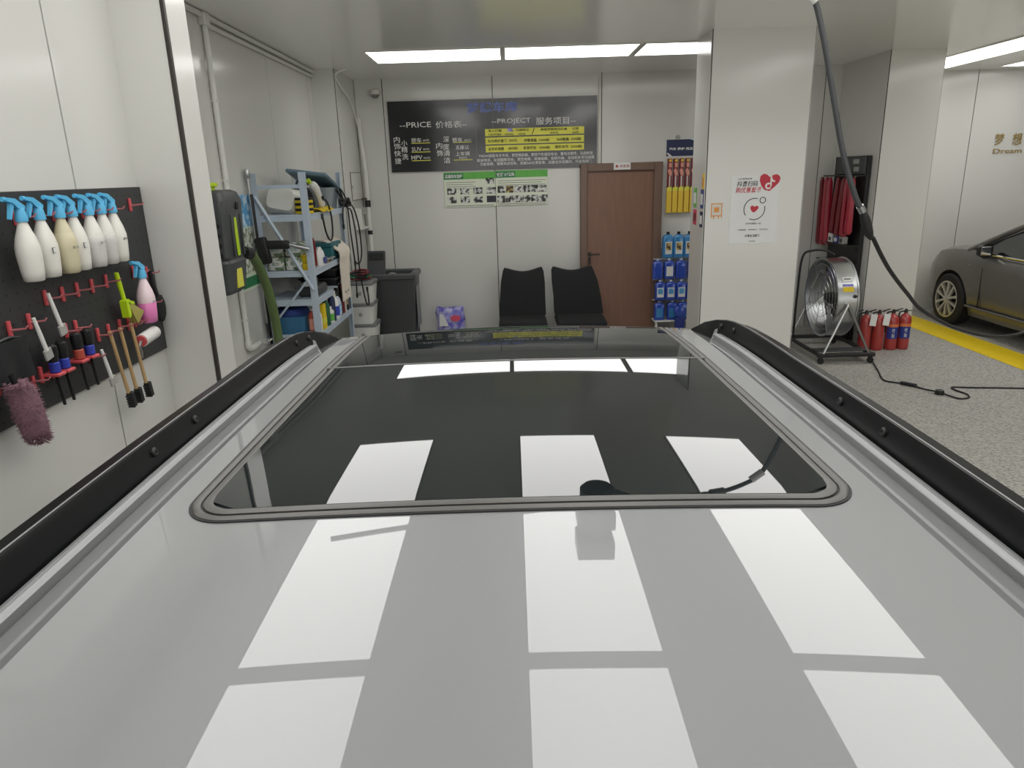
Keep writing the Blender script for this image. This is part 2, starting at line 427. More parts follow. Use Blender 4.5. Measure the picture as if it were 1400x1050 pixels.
# glass opening: outline from rear corner round to the front on both sides
GY0, GSEAM = 0.905, 1.708
def gl_half(y): return 0.493 - 0.018 * max(0, (y - 1.0)) / 1.2
def gl_end(x): return 2.188 - 0.22 * x * x
def outline(off):
    # U shaped path, inset by off: starts front left, down the left side, round the rear corners, up to front right
    r = max(0.075 - off, 0.02); pts = []
    yf = gl_end(0.47) - 0.0
    def side(y): return gl_half(y) - off
    ys = [yf + (GY0 + 0.085 - yf) * k / 24 for k in range(25)]
    pts += [(-side(y), y) for y in ys]
    cx, cy = side(GY0 + 0.08) - r, GY0 + off + r
    bow = lambda x: 0.010 * (1 - (x / 0.42) ** 2)
    arc = [(-cx - r * math.cos(t), cy - r * math.sin(t)) for t in [PI / 2 * k / 10 for k in range(1, 11)]]
    pts += arc
    m = 14
    pts += [(-cx + 2 * cx * k / m, GY0 + off) for k in range(1, m)]
    pts += [(-x, y) for x, y in reversed(arc)]
    pts += [(side(y), y) for y in reversed(ys)]
    return pts
def band(o1, o2, h1, h2, hm=None):
    b = B(); rows = [(o1, h1), ((o1 + o2) / 2, hm if hm is not None else (h1 + h2) / 2), (o2, h2)]
    L_ = [outline(o) for o, _ in rows]; nn = len(L_[0])
    for (o, hh), pl in zip(rows, L_): b.v += [(x, y, roof_z(x, y) + hh) for x, y in pl]
    base = len(b.v)
    for pl in (L_[0], L_[2]): b.v += [(x, y, roof_z(x, y) - 0.002) for x, y in pl]
    for r_ in range(2):
        for k in range(nn - 1): b.f.append((r_ * nn + k, r_ * nn + k + 1, (r_ + 1) * nn + k + 1, (r_ + 1) * nn + k))
    for k in range(nn - 1):
        b.f.append((base + k, base + k + 1, k + 1, k)); b.f.append((2 * nn + k, 2 * nn + k + 1, base + nn + k + 1, base + nn + k))
    return b
band(0.0, 0.0035, 0.002, 0.002).build('roof_gap', 'black_rubber', car, world=True)
band(0.0035, 0.0165, 0.003, 0.003, 0.0065).build('outer_trim', 'seal_grey', car, world=True, smooth=60)
band(0.0165, 0.0205, 0.001, 0.001).build('trim_groove', 'black_rubber', car, world=True)
band(0.0205, 0.0345, 0.004, 0.005, 0.0065).build('inner_trim', 'seal_grey', car, world=True, smooth=60)
def glass(y_of, label, name, h):
    g = B(); nu, nv = 40, 30; top = []
    def pt(u, v):
        y0f, y1f = y_of
        s = -1 + 2 * u
        x0 = s * 0.455
        y = y0f(x0) + v * (y1f(x0) - y0f(x0))
        half = gl_half(y) - 0.033
        x = s * half
        # round the rear corners
        if y0f(0) < 1.2:
            rr = 0.045; lim = half
            yy = y - (GY0 + 0.034)
            if yy < rr:
                lim = half - rr + math.sqrt(max(0, rr * rr - (rr - yy) ** 2)); x = s * lim
        return (x, y, roof_z(x, y) + h)
    g.sheet(pt, nu, nv, (0, 0, -0.004))
    return g.build(name, 'car_glass', car, label=label, world=True, smooth=25)
glass((lambda x: GY0 + 0.034, lambda x: GSEAM - 0.004), 'black gloss sliding glass panel', 'sunroof_glass', 0.0055)
glass((lambda x: GSEAM + 0.005, lambda x: gl_end(x)), 'black gloss fixed front glass', 'front_roof_glass', 0.0052)
sm = B(); sm.sheet(lambda u, v: ((-1 + 2 * u) * 0.478, GSEAM - 0.005 + 0.011 * v, roof_z((-1 + 2 * u) * 0.478, GSEAM) + 0.0062), 24, 1, (0, 0, -0.004))
sm.build('glass_seam', 'seal_grey', car, world=True, smooth=None)
sm = B(); sm.sheet(lambda u, v: ((-1 + 2 * u) * 0.47, gl_end((-1 + 2 * u) * 0.47) + 0.006 * v, roof_z((-1 + 2 * u) * 0.47, 2.18) + 0.006), 24, 1, (0, 0, -0.006))
sm.build('glass_front_edge', 'black_rubber', car, world=True, smooth=None)
for s in (-1, 1):
    # bright moulding along the roof edge
    mo = B(); rings = []
    for k in range(41):
        y = -0.45 + k / 40 * 2.60
        if s * 0.62 and y > roof_end(0.62) - 0.02: y = roof_end(0.62) - 0.02
        z = roof_z(0.0, y) - 0.029
        rings.append([(s * 0.606, y, z - 0.014), (s * 0.606, y, z + 0.004), (s * 0.610, y, z + 0.008), (s * 0.615, y, z + 0.0085), (s * 0.617, y, z + 0.004), (s * 0.620, y, z + 0.004), (s * 0.622, y, z + 0.007), (s * 0.628, y, z + 0.006), (s * 0.631, y, z - 0.02)])
    mo.loft(rings).build('roof_moulding', 'satin_moulding', car, world=True, smooth=40)
    # black roof rail
    rl = B(); rings = []
    for k in range(49):
        y = -0.42 + k / 48 * 2.70
        t = max(0, (y - 2.0) / 0.28); e = max(0, (-0.2 - y) / 0.22)
        sh = max(0.03, 1 - t ** 4) * max(0.03, 1 - e ** 2)
        inn = -0.065 * t ** 2
        z = roof_z(0.0, min(y, 2.15)) - 0.031 - 0.008 * t ** 2
        H = (0.046 + 0.006 * math.sin(PI * min(1, max(0, (y + 0.3) / 2.4))) + 0.008 * max(0, min(1, (y - 1.6) / 0.5))) * sh
        xx = lambda q: s * (q + inn)
        rings.append([(xx(0.630), y, z - 0.022), (xx(0.6445), y, z + H * 0.88), (xx(0.6475), y, z + H * 0.98), (xx(0.653), y, z + H), (xx(0.656), y, z + H * 0.97), (xx(0.690), y, z + H * 0.78), (xx(0.702), y, z + H * 0.55), (xx(0.710), y, z - 0.03), (xx(0.70), y, z - 0.05)])
    ed = B().loft([[(r_[2][0] * .45 + r_[3][0] * .55, r_[2][1], r_[2][2] * .45 + r_[3][2] * .55 + 0.0008), (r_[3][0], r_[3][1], r_[3][2] + 0.001), (r_[3][0], r_[3][1], r_[3][2] - 0.001), (r_[2][0] * .45 + r_[3][0] * .55, r_[2][1], r_[2][2] - 0.001)] for r_ in rings[2:-3]])
    rail = rl.loft(rings).build('roof_rail', 'rail_black', car, world=True, smooth=32)
    ed.build('edge_highlight', 'rail_highlight', rail, world=True, label='thin painted highlight on the upper edge')  # lighter strip stands in for the light caught by the rail's top bevel
    for y in (1.165, 1.335, 2.03, 2.12):
        z = roof_z(0.0, y) + 0.0
        B().lathe([(0.0085, -0.004), (0.0085, 0.002), (0.006, 0.0045), (0.0025, 0.0045), (0.0025, 0.003)], 10, mat=Matrix.Translation((s * (0.640 - (0.065 * ((y - 2.0) / 0.28) ** 2 if y > 2 else 0)), y, z)) @ Matrix.Rotation(-s * R(78), 4, 'Y')).build('bolt', 'black', rail, world=True)
# body below the roof
def body_ring(y, w, zt, zl):
    half = [(0, zt + 0.03), (w * 0.55, zt + 0.022), (w * 0.9, zt), (w * 0.985, zt - 0.09), (w, zt * 0.70), (w * 0.99, 0.46), (w * 0.94, zl), (w * 0.5, zl - 0.02)]
    return [(x, y, z) for x, z in half] + [(0, y, zl - 0.02)] + [(-x, y, z) for x, z in reversed(half[1:])]
def cut_wheels(o, cutters):
    for c in cutters:
        m = o.modifiers.new('arch', 'BOOLEAN'); m.operation = 'DIFFERENCE'; m.object = c; m.solver = 'EXACT'
    dg = bpy.context.evaluated_depsgraph_get(); dg.update()
    me = bpy.data.meshes.new_from_object(o.evaluated_get(dg))
    o.modifiers.clear(); old = o.data; o.data = me; bpy.data.meshes.remove(old)
    me.polygons.foreach_set('use_smooth', [True] * len(me.polygons)); me.set_sharp_from_angle(angle=R(32))
    for c in cutters: bpy.data.objects.remove(c)
def make_wheel(parent, x, y, z, r, side, spokes=10):
    w = B()
    w.lathe([(r * 0.60, -0.10), (r * 0.93, -0.10), (r, -0.075), (r, 0.075), (r * 0.93, 0.10), (r * 0.68, 0.105), (r * 0.66, 0.08), (r * 0.60, 0.04)], 40, mat=Matrix.Translation((x, y, z)) @ Matrix.Rotation(side * PI / 2, 4, 'Y'))
    wheel = w.build('wheel', 'tyre', parent, world=True)
    T = Matrix.Translation((x, y, z)) @ Matrix.Rotation(side * PI / 2, 4, 'Y')
    rim = B().loft([[(q * math.cos(2 * PI * k / 40), q * math.sin(2 * PI * k / 40), zz) for k in range(40)] for q, zz in ((r * 0.70, 0.100), (r * 0.71, 0.108), (r * 0.655, 0.108), (r * 0.635, 0.06), (r * 0.66, 0.055), (r * 0.70, 0.100))], False, mat=T)
    rim.build('rim', 'alloy', wheel, world=True)
    for k in range(spokes):
        a = 2 * PI * (k // 2) / (spokes / 2) + (0.16 if k % 2 else -0.16) + 0.3
        a2 = 2 * PI * (k // 2) / (spokes / 2) + (0.34 if k % 2 else -0.34) + 0.3
        def rp(q, an, off, zz): return (q * math.cos(an) - off * math.sin(an), q * math.sin(an) + off * math.cos(an), zz)
        sp = B().loft([[rp(r * 0.12, a, -0.016, 0.08), rp(r * 0.12, a, 0.016, 0.08), rp(r * 0.12, a, 0.012, 0.104), rp(r * 0.12, a, -0.012, 0.104)],
                       [rp(r * 0.66, a2, -0.024, 0.07), rp(r * 0.66, a2, 0.024, 0.07), rp(r * 0.66, a2, 0.017, 0.107), rp(r * 0.66, a2, -0.017, 0.107)]], mat=T)
        sp.build('spoke', 'alloy', wheel, world=True)
    B().lathe([(r * 0.17, 0.06), (r * 0.17, 0.108), (r * 0.10, 0.114), (0.001, 0.114)], 20, mat=T).build('hub_cap', 'alloy', wheel, world=True)
    B().lathe([(r * 0.64, 0.02), (r * 0.64, 0.035)], 30, mat=T).build('brake_disc', 'dark_grey', wheel, world=True)
def arch_cutter(x, y, z, r):
    return B().cyl((x - 0.35, y, z), (x + 0.35, y, z), r, n=40).build('cutter', 'black')
lb = B().loft([body_ring(*q) for q in ((-0.78, .78, .96, .36), (-0.70, .86, 1.0, .30), (-0.3, .92, 1.02, .23), (0.6, .935, 1.01, .22), (1.5, .935, 1.0, .22), (2.6, .93, .985, .22), (2.95, .93, .97, .22), (3.4, .915, .92, .22), (3.7, .86, .84, .24), (3.82, .76, .74, .30), (3.86, .66, .66, .36))])
body = lb.build('body', 'car_paint', car, world=False)
body.data.transform(Matrix.Translation((0, -1.5, 0)))
body.parent = None; body.location = (0, 1.5, 0)
cut_wheels(body, [arch_cutter(sx * 0.95, y, 0.34, 0.385) for sx in (-1, 1) for y in (0.28, 3.02)])
body.parent = car; body.location = (0, 0, 0)
gh = []
for z, hw, yr, yf, r in ((0.97, 0.865, -0.72, 3.02, 0.10), (1.25, 0.80, -0.58, 2.62, 0.12), (1.48, 0.70, -0.44, 2.29, 0.12), (1.535, 0.665, -0.40, 2.19, 0.10)):
    gh.append(rring(-hw, hw, yr, yf, r, z, 5))
cabin = B().loft(gh).build('cabin_glass', 'car_glass', car, world=True)
for s in (-1, 1):
    B().tube(cr([(s * 0.855, 2.93, 0.99), (s * 0.79, 2.58, 1.26), (s * 0.69, 2.26, 1.485), (s * 0.645, 2.12, 1.545)], 6), [0.045] * 19, 8).build('front_pillar', 'car_paint', car, world=True)
    for y in (1.45, 0.35): B().loft([[(s * 0.872, y - .05, 0.98), (s * 0.872, y + .05, 0.98), (s * 0.85, y + .05, 0.98), (s * 0.85, y - .05, 0.98)], [(s * 0.712, y - .045, 1.475), (s * 0.712, y + .045, 1.475), (s * 0.69, y + .045, 1.475), (s * 0.69, y - .045, 1.475)]]).build('side_pillar', 'black_gloss', car, world=True)
    B().tube([(s * 0.705, -0.42, 1.50), (s * 0.71, 0.5, 1.505), (s * 0.71, 1.6, 1.505), (s * 0.70, 2.2, 1.49)], 0.035, 8).build('roof_side', 'car_paint', car, world=True)
    mir = B().box(-0.11, 0.11, -0.06, 0.06, -0.08, 0.08, 0.04, Matrix.Translation((s * 1.02, 2.62, 1.08)), 2).build('wing_mirror', 'car_paint', car, world=True)
    B().box(s * 0.80, s * 0.86, 3.60, 3.74, 0.66, 0.76, 0.02).build('headlamp', 'lamp_glass', car, world=True)
    B().box(s * 0.66, s * 0.84, -0.80, -0.70, 0.80, 0.93, 0.02).build('tail_lamp', 'tail_red', car, world=True)
    for y in (0.28, 3.02): make_wheel(car, s * 0.81, y, 0.33, 0.33, s)

# ------------------------------------------------------------------ price board on the back wall
bd = thing('price_board', 'wide black price board with white lettering and three yellow strips on back wall', 'board', (-0.2, 9.268, 2.10))
B().box(-1.475, 1.08, 9.252, 9.27, 2.105, 2.93, 0.002).build('panel', 'board_black', bd, world=True, smooth=None)
BY = 9.2515
tb = B()
for t, x0, x1, z, h in [('--PRICE',-1.339,-0.954,2.656,0.063),('价格表--',-0.898,-0.513,2.648,0.080),('--PROJECT',-0.211,0.269,2.661,0.071),('服务项目--',0.333,0.817,2.656,0.084),
 ('内',-1.425,-1.348,2.489,0.071),('饰',-1.427,-1.345,2.411,0.071),('快',-1.429,-1.347,2.327,0.071),('捷',-1.427,-1.349,2.239,0.071),('小',-1.333,-1.260,2.446,0.071),('精',-1.339,-1.261,2.371,0.071),('洗',-1.336,-1.258,2.287,0.071),
 ('轿车',-1.207,-1.084,2.476,0.055),('60元',-1.066,-0.989,2.472,0.025),('SUV',-1.210,-1.087,2.371,0.050),('80元',-1.069,-0.991,2.368,0.025),('MPV',-1.222,-1.085,2.273,0.050),('90元',-1.072,-0.985,2.265,0.025),
 ('深',-0.815,-0.743,2.478,0.071),('度',-0.821,-0.743,2.390,0.071),('清',-0.821,-0.738,2.315,0.071),('洁',-0.821,-0.739,2.231,0.071),('内',-0.907,-0.829,2.405,0.071),('饰',-0.903,-0.825,2.317,0.071),
 ('轿车',-0.702,-0.579,2.466,0.055),('200元',-0.557,-0.470,2.460,0.025),('五座以',-0.666,-0.502,2.378,0.050),('上车辆',-0.670,-0.496,2.303,0.050),('300元',-0.632,-0.531,2.255,0.025),
 ('TPE3W脚垫专车专用、更换雨刮器、更换汽车遥控电池、蓄电池更换、无痕修复',-0.387,1.030,2.268,0.038),('钣金喷漆、轮毂翻新改色、更换电瓶、玻璃镀膜、座椅升级、发动机舱清洗镀膜',-0.408,1.048,2.218,0.038),('功能镀膜、镀膜真皮换新、加装360全景影像、加装全车氛围灯、升级电尾门',-0.373,1.016,2.172,0.038)]:
    tb.text(t, x0, x1, z, h, XF_BACK(0, BY, 0), 0.004)
tb.build('white_lettering', 'letter_white', bd, world=True, smooth=None, flat=True, kind='stuff')
B().text('梦想车库', -0.514, 0.111, 2.831, 0.126, XF_BACK(0, BY, 0), 0.03).build('heading', 'letter_blue', bd, world=True, smooth=None, flat=True)
for x0, x1, z1, z0 in ((-0.296, 0.921, 2.582, 2.498), (-0.295, 0.921, 2.482, 2.402), (-0.295, 0.920, 2.387, 2.309)):
    B().box(x0, x1, BY - 0.002, BY + 0.001, z0, z1).build('price_strip', 'strip_yellow', bd, world=True, smooth=None)
for x0, x1, z1, z0 in ((-1.210, -0.977, 2.446, 2.438), (-1.213, -0.979, 2.341, 2.333), (-1.216, -0.982, 2.241, 2.232), (-0.694, -0.466, 2.442, 2.434), (-0.697, -0.465, 2.235, 2.226)):
    B().box(x0, x1, BY - 0.001, BY + 0.001, z0, z1).build('underline', 'strip_yellow', bd, world=True, smooth=None)
B().box(-0.410, -0.405, BY - 0.001, BY + 0.001, 2.14, 2.60).build('divider', 'mid_grey', bd, world=True, smooth=None)
B().box(-0.194, -0.191, BY - 0.001, BY + 0.001, 2.59, 2.925).build('board_seam', 'mid_grey', bd, world=True, smooth=None)
ty = B()
for t, x0, x1, z, h in [('单人打蜡',-0.256,-0.092,2.560,0.029),('150元起',-0.253,-0.099,2.516,0.025),('200元',-0.058,0.051,2.513,0.025),('内部除尘',0.085,0.248,2.559,0.029),('50元',0.111,0.202,2.513,0.025),('表面深度抛光打蜡',0.385,0.712,2.558,0.029),('300元',0.504,0.607,2.516,0.025),('打磨',0.778,0.857,2.555,0.029),('60元',0.777,0.857,2.513,0.025),
 ('车内养护套餐',-0.266,-0.029,2.440,0.038),('20元',-0.006,0.095,2.441,0.034),('凌雪镀晶',0.177,0.336,2.437,0.038),('1200起',0.364,0.496,2.436,0.034),('360镀晶',0.583,0.733,2.438,0.038),('500起',0.761,0.884,2.438,0.034),
 ('全车玻璃膜',-0.265,-0.069,2.348,0.038),('400起',-0.018,0.101,2.349,0.034),('车身改色',0.170,0.330,2.349,0.038),('2000起',0.366,0.499,2.348,0.034),('隐形车衣',0.563,0.728,2.351,0.038),('2000起',0.755,0.897,2.350,0.034)]:
    ty.text(t, x0, x1, z, h, XF_BACK(0, BY - 0.002, 0), 0.015)
ty.prism([(0.275, 2.50), (0.285, 2.50), (0.315, 2.58), (0.305, 2.58)], BY - 0.003, BY - 0.002)
ty.build('price_lettering', 'letter_black', bd, world=True, smooth=None, flat=True, kind='stuff')
B().prism([(-0.03, 2.545), (0.05, 2.545), (0.05, 2.562), (0.035, 2.562), (0.035, 2.585), (-0.02, 2.585), (-0.02, 2.56)], BY - 0.0035, BY - 0.002).build('sticker', 'purple', bd, world=True, smooth=None)

# ------------------------------------------------------------------ two process posters below the board
def process_poster(x0, x1, z0, z1, label, title, photos, twin):
    t = thing('poster', label, 'poster', ((x0 + x1) / 2, 9.27, z0), group='wash process posters')
    B().box(x0, x1, 9.266, 9.2705, z0, z1).build('sheet', 'poster_paper', t, world=True, smooth=None)
    B().box(x0, x1, 9.2645, 9.266, z1 - 0.085, z1).build('header_band', 'green', t, world=True, smooth=None)
    B().box(x0 + 0.005, x0 + 0.245, 9.2635, 9.2645, z1 - 0.083, z1 - 0.012).build('title_box', 'green_dark', t, world=True, smooth=None)
    B().text(title, x0 + 0.015, x0 + 0.235, z1 - 0.047, 0.045, XF_BACK(0, 9.2635, 0), 0.03, 0.001).build('title', 'letter_white', t, world=True, smooth=None, flat=True)
    l = B()
    for k in range(4): l.box(x0 + 0.03, x0 + (0.40 if twin else 0.62) - 0.04 * (k % 2), 9.2652, 9.2662, z1 - 0.125 - 0.026 * k, z1 - 0.119 - 0.026 * k)
    l.box(x0 + 0.02, x1 - 0.03, 9.2652, 9.2662, z0 + 0.012, z0 + 0.020)
    l.build('text_lines', 'mid_grey', t, world=True, smooth=None, kind='stuff')
    for (a, b_, c, d_, m) in photos: B().box(a, b_, 9.2645, 9.2662, c, d_).build('photo', m, t, world=True, smooth=None)
ph = [(-0.31, -0.205, 1.935, 2.005, 'photo_print')]
for r_ in range(2):
    for k in range(4): ph.append((-0.80 + 0.165 * k, -0.685 + 0.165 * k, 1.815 - 0.105 * r_, 1.895 - 0.105 * r_, 'photo_dark' if (r_, k) == (1, 3) else 'photo_print'))
process_poster(-0.835, -0.190, 1.660, 2.083, 'wash process poster with eight small photos in two rows, left of the pair', '普通洗车流程', ph, True)
ph = []
for k in range(6): ph.append((-0.165 + 0.104 * k, -0.070 + 0.104 * k, 1.82, 1.905, 'photo_gold' if k == 1 else 'photo_print'))
for k in range(6): ph.append((-0.175 + 0.107 * k, -0.072 + 0.107 * k, 1.70, 1.785, 'photo_print'))
process_poster(-0.184, 0.465, 1.668, 2.088, 'interior wash poster with two rows of six photos, right of the pair', '快捷小精洗', ph, False)

# ------------------------------------------------------------------ two black covered chairs by the door
def chair(xc, wt, wb, label, skew):
    t = thing('lounge_chair', label, 'chair', (xc, 8.75, 0), group='black chairs in front of the back wall')
    def ring(z, hw, y0, y1, sh, dip=0.0):
        n = 16; top = []
        return [(sh - hw + 2 * hw * k / n, y0, z - dip * math.sin(PI * k / n) ** 1.3 + (0.0)) for k in range(n + 1)] + [(sh + hw - 2 * hw * k / n, y1, z - dip * math.sin(PI * k / n) ** 1.3) for k in range(n + 1)]
    hb, ht = wb / 2, wt / 2
    b = B().loft([ring(0.36, hb, -0.06, 0.10, skew), ring(0.55, hb * 0.97, -0.02, 0.14, skew * 0.8), ring(0.75, (hb + ht) / 2 * 1.02, 0.02, 0.17, skew * 0.4), ring(0.885, ht * 1.03, 0.06, 0.19, 0, 0.03), ring(0.925, ht * 0.95, 0.08, 0.18, 0, 0.05)])
    bk = b.build('backrest', 'fabric_black', t, smooth=50)
    B().box(-ht * 0.8, ht * 0.8, -0.012, 0.016, 0.70, 0.708, 0, Matrix.Rotation(R(-10), 4, 'X')).build('piping', 'black', bk)
    B().box(skew - hb, skew + hb, -0.50, 0.08, 0.26, 0.36, 0.045, None, 2).build('seat', 'fabric_black', t, smooth=50)
    B().box(skew - hb + 0.03, skew + hb - 0.03, -0.48, 0.10, 0.10, 0.262, 0.02).build('skirt', 'fabric_black', t)
    for sx in (-1, 1):
        for y in (-0.44, 0.06): B().cyl((skew + sx * (hb - 0.06), y, 0), (skew + sx * (hb - 0.06), y, 0.11), 0.018, 0.024).build('leg', 'black', t)
chair(0.125, 0.49, 0.58, 'black fabric lounge chair with a dipped back top, farther from the door', -0.02)
chair(0.735, 0.50, 0.60, 'black fabric lounge chair with a dipped back top, overlapping the brown door frame', 0.07)

# ------------------------------------------------------------------ purple bag on the floor
t = thing('snack_bag', 'crumpled purple and white plastic bag standing by the back wall', 'bag', (-0.82, 9.02, 0))
def bag_ring(z, hw, d, jag=0.0):
    n = 20; out = []
    for k in range(n):
        a = 2 * PI * k / n; q = 1 + jag * math.sin(5 * a + z * 30)
        out.append((hw * math.cos(a) * q, d * math.sin(a) * q, z + jag * 0.15 * math.cos(2 * a)))
    return out
B().loft([bag_ring(0.0, .17, .07), bag_ring(0.10, .185, .085, .05), bag_ring(0.25, .18, .08, .06), bag_ring(0.36, .18, .05, .08), bag_ring(0.415, .175, .022, .05), bag_ring(0.43, .16, .012, .1)]).build('bag_body', 'purple', t, smooth=25)
B().lathe([(0.05, -0.004), (0.05, 0.004)], 14, 1.3, 0.8, Matrix.Translation((0.07, -0.085, 0.30)) @ Matrix.Rotation(R(80), 4, 'X')).build('red_emblem', 'pinkred', t)
B().prism([(-0.14, 0.20), (-0.02, 0.20), (-0.08, 0.34), (-0.13, 0.36)], -0.088, -0.078).build('white_emblem', 'label_white', t)

# ------------------------------------------------------------------ black cart in the back left corner
t = thing('waste_cart', 'big black wheeled bin with its top tray open, in the back left corner', 'bin', (-1.49, 8.55, 0))
r0 = lambda z, e: rring(-0.33 + e, 0.33 - e, -0.26 + e, 0.26 - e, 0.03, z, 2)
B().loft([r0(0.08, 0.04), r0(0.12, 0.03), r0(0.86, 0.0), r0(0.90, -0.005)]).build('body', 'dark_grey', t)
rimb = B()
for a in ((-.35, .35, -.28, -.20), (-.35, .35, .20, .28), (-.35, -.27, -.20, .20), (.27, .35, -.20, .20)): rimb.box(a[0], a[1], a[2], a[3], .895, .965, .015)
rimb.build('rim', 'washer_grey', t)
B().box(-.27, .27, -.20, .20, .885, .90).build('tray', 'black', t, smooth=None)
fl_ = B().box(-0.27, -0.05, -0.015, 0.015, 0.0, 0.32, 0.012, Matrix.Translation((0, 0.05, 0.90)) @ Matrix.Rotation(R(-22), 4, 'X')).build('flap', 'dark_grey', t)
B().box(-0.25, -0.07, -0.02, -0.013, 0.20, 0.29, 0.004, Matrix.Translation((0, 0.05, 0.90)) @ Matrix.Rotation(R(-22), 4, 'X')).build('flap_window', 'black', fl_)
B().tube(cr([(-0.02, 0.0, 0.90), (0.02, -0.02, 0.945), (0.08, -0.02, 0.94), (0.11, -0.01, 0.90)], 5), 0.010, 6).build('hook', 'grey_soft', t)
B().box(-0.30, -0.16, -0.33, -0.265, 0.60, 0.64, 0.008).build('side_ledge', 'mid_grey', t)
B().box(0.332, 0.338, -0.15, 0.15, 0.3, 0.8, 0.002).build('side_panel', 'mid_grey', t, label='lighter grey side panel')
for sx in (-1, 1):
    for y in (-0.18, 0.18): B().cyl((sx * 0.24 - 0.02, y, 0.045), (sx * 0.24 + 0.02, y, 0.045), 0.045, n=16).build('caster', 'tyre', t)

# ------------------------------------------------------------------ stacked white storage boxes
wb0 = None
names = ['bottom', 'second from floor', 'third from floor', 'topmost']
for k in range(4):
    t = thing('storage_box', 'white storage box with grey lid in the stack beside the shelf, %s' % names[k], 'box', (-1.72 + 0.012 * (k % 2), 8.02, 0.236 * k), group='white storage boxes in a stack')
    r1 = lambda z, e: rring(-0.14 + e, 0.14 - e, -0.17 + e, 0.17 - e, 0.02, z, 2)
    B().loft([r1(0.0, 0.02), r1(0.20, 0.0)]).build('tub', 'white_plastic', t)
    B().loft([r1(0.20, -0.008), r1(0.228, -0.008), r1(0.236, 0.004)]).build('lid', 'mid_grey', t)
    B().box(-0.02, 0.02, -0.176, -0.166, 0.09, 0.13, 0.003).build('latch', 'grey_soft', t)
t = thing('cable_bundle', 'heap of red and green cords on the topmost white storage box', 'cables', (-1.72, 8.02, 0.944))
for k, m in enumerate(('maroon', 'green_dark', 'black', 'maroon')):
    pts = [(0.10 * math.cos(a * 1.1 + k) , 0.12 * math.sin(a * 1.3 + k * 2), 0.016 + 0.018 * k + 0.035 * (0.5 + 0.5 * math.sin(a * 0.9))) for a in range(12)]
    B().tube(cr(pts, 5), 0.012, 6).build('cord', m, t)

# ------------------------------------------------------------------ back left corner: pipe, access panel, camera, cable
t = thing('access_panel', 'small square white access door on the back left column', 'panel', (-1.87, 8.93, 1.83))
B().box(-1.8705, -1.862, 8.66, 9.22, 1.80, 2.11, 0.002).build('door', 'wall_panel', t, world=True)
pf = B()
for a in ((8.65, 9.23, 1.792, 1.80), (8.65, 9.23, 2.11, 2.118), (8.65, 8.66, 1.80, 2.11), (9.22, 9.23, 1.80, 2.11)): pf.box(-1.8705, -1.864, *a)
pf.build('frame', 'joint_brown', t, world=True, smooth=None)
B().box(-1.863, -1.856, 8.68, 8.70, 1.93, 1.97, 0.002).build('catch', 'mid_grey', t, world=True)
t = thing('wall_pipe', 'white vertical pipe with a black clamp in the back left corner', 'pipe', (-1.80, 9.21, 1.0))
B().tube(cr([(-1.83, 9.22, 2.75), (-1.825, 9.22, 2.5), (-1.80, 9.21, 2.15), (-1.80, 9.21, 1.6), (-1.80, 9.21, 0.9)], 5), 0.026, 10).build('pipe', 'white_plastic', t, world=True)
B().cyl((-1.80, 9.21, 1.70), (-1.80, 9.21, 1.78), 0.034).build('clamp', 'black', t, world=True)
B().cyl((-1.80, 9.21, 1.36), (-1.80, 9.21, 1.41), 0.030).build('collar', 'black', t, world=True)
B().box(-1.865, -1.80, 9.15, 9.25, 1.79, 1.81, 0.003).build('bracket', 'joint_brown', t, world=True)
t = thing('pipe_shelf', 'small white bracket box below the access panel', 'box', (-1.87, 8.9, 1.45))
B().box(-1.869, -1.78, 8.72, 9.15, 1.45, 1.47, 0.003).build('tray', 'white_plastic', t, world=True)
B().box(-1.869, -1.85, 8.72, 9.15, 1.47, 1.70, 0.003).build('back_plate', 'white_plastic', t, world=True)
B().box(-1.85, -1.79, 8.72, 8.735, 1.47, 1.70, 0.003).build('side_plate', 'white_plastic', t, world=True)
B().box(-1.85, -1.80, 8.8, 9.1, 1.62, 1.70, 0.003).build('cable_duct', 'grey_soft', t, world=True)
t = thing('security_camera', 'white dome security camera at the top of the back wall', 'camera', (-1.60, 9.28, 2.98))
B().lathe([(0.05, 0), (0.052, 0.012), (0.045, 0.02)], 20, mat=Matrix.Translation((0, 0, 0.06)) @ Matrix.Rotation(PI / 2, 4, 'X')).lathe([(0.025, 0.018), (0.025, 0.10)], 14, mat=Matrix.Translation((0, 0, 0.06)) @ Matrix.Rotation(PI / 2, 4, 'X')).build('mount', 'offwhite', t)
B().lathe([(0.03, 0.03), (0.06, 0.02), (0.062, -0.015), (0.058, -0.03)], 20, mat=Matrix.Translation((0, -0.10, 0.055))).build('housing', 'offwhite', t)
B().lathe([(0.048, 0), (0.045, -0.02), (0.03, -0.038), (0.001, -0.046)], 18, mat=Matrix.Translation((0, -0.10, 0.028))).build('lens_dome', 'mid_grey', t)
t = thing('ceiling_cable', 'thin white cable looping from the ceiling down the back left corner', 'cable', (-1.84, 9.1, 2.0))
B().tube(cr([(-1.72, 8.25, 3.186), (-1.86, 8.3, 3.12), (-1.855, 8.5, 3.02), (-1.85, 8.9, 2.92), (-1.84, 9.15, 2.7), (-1.835, 9.24, 2.55), (-1.83, 9.225, 2.3)], 8), 0.011, 6).build('cable_run', 'white_plastic', t, world=True)

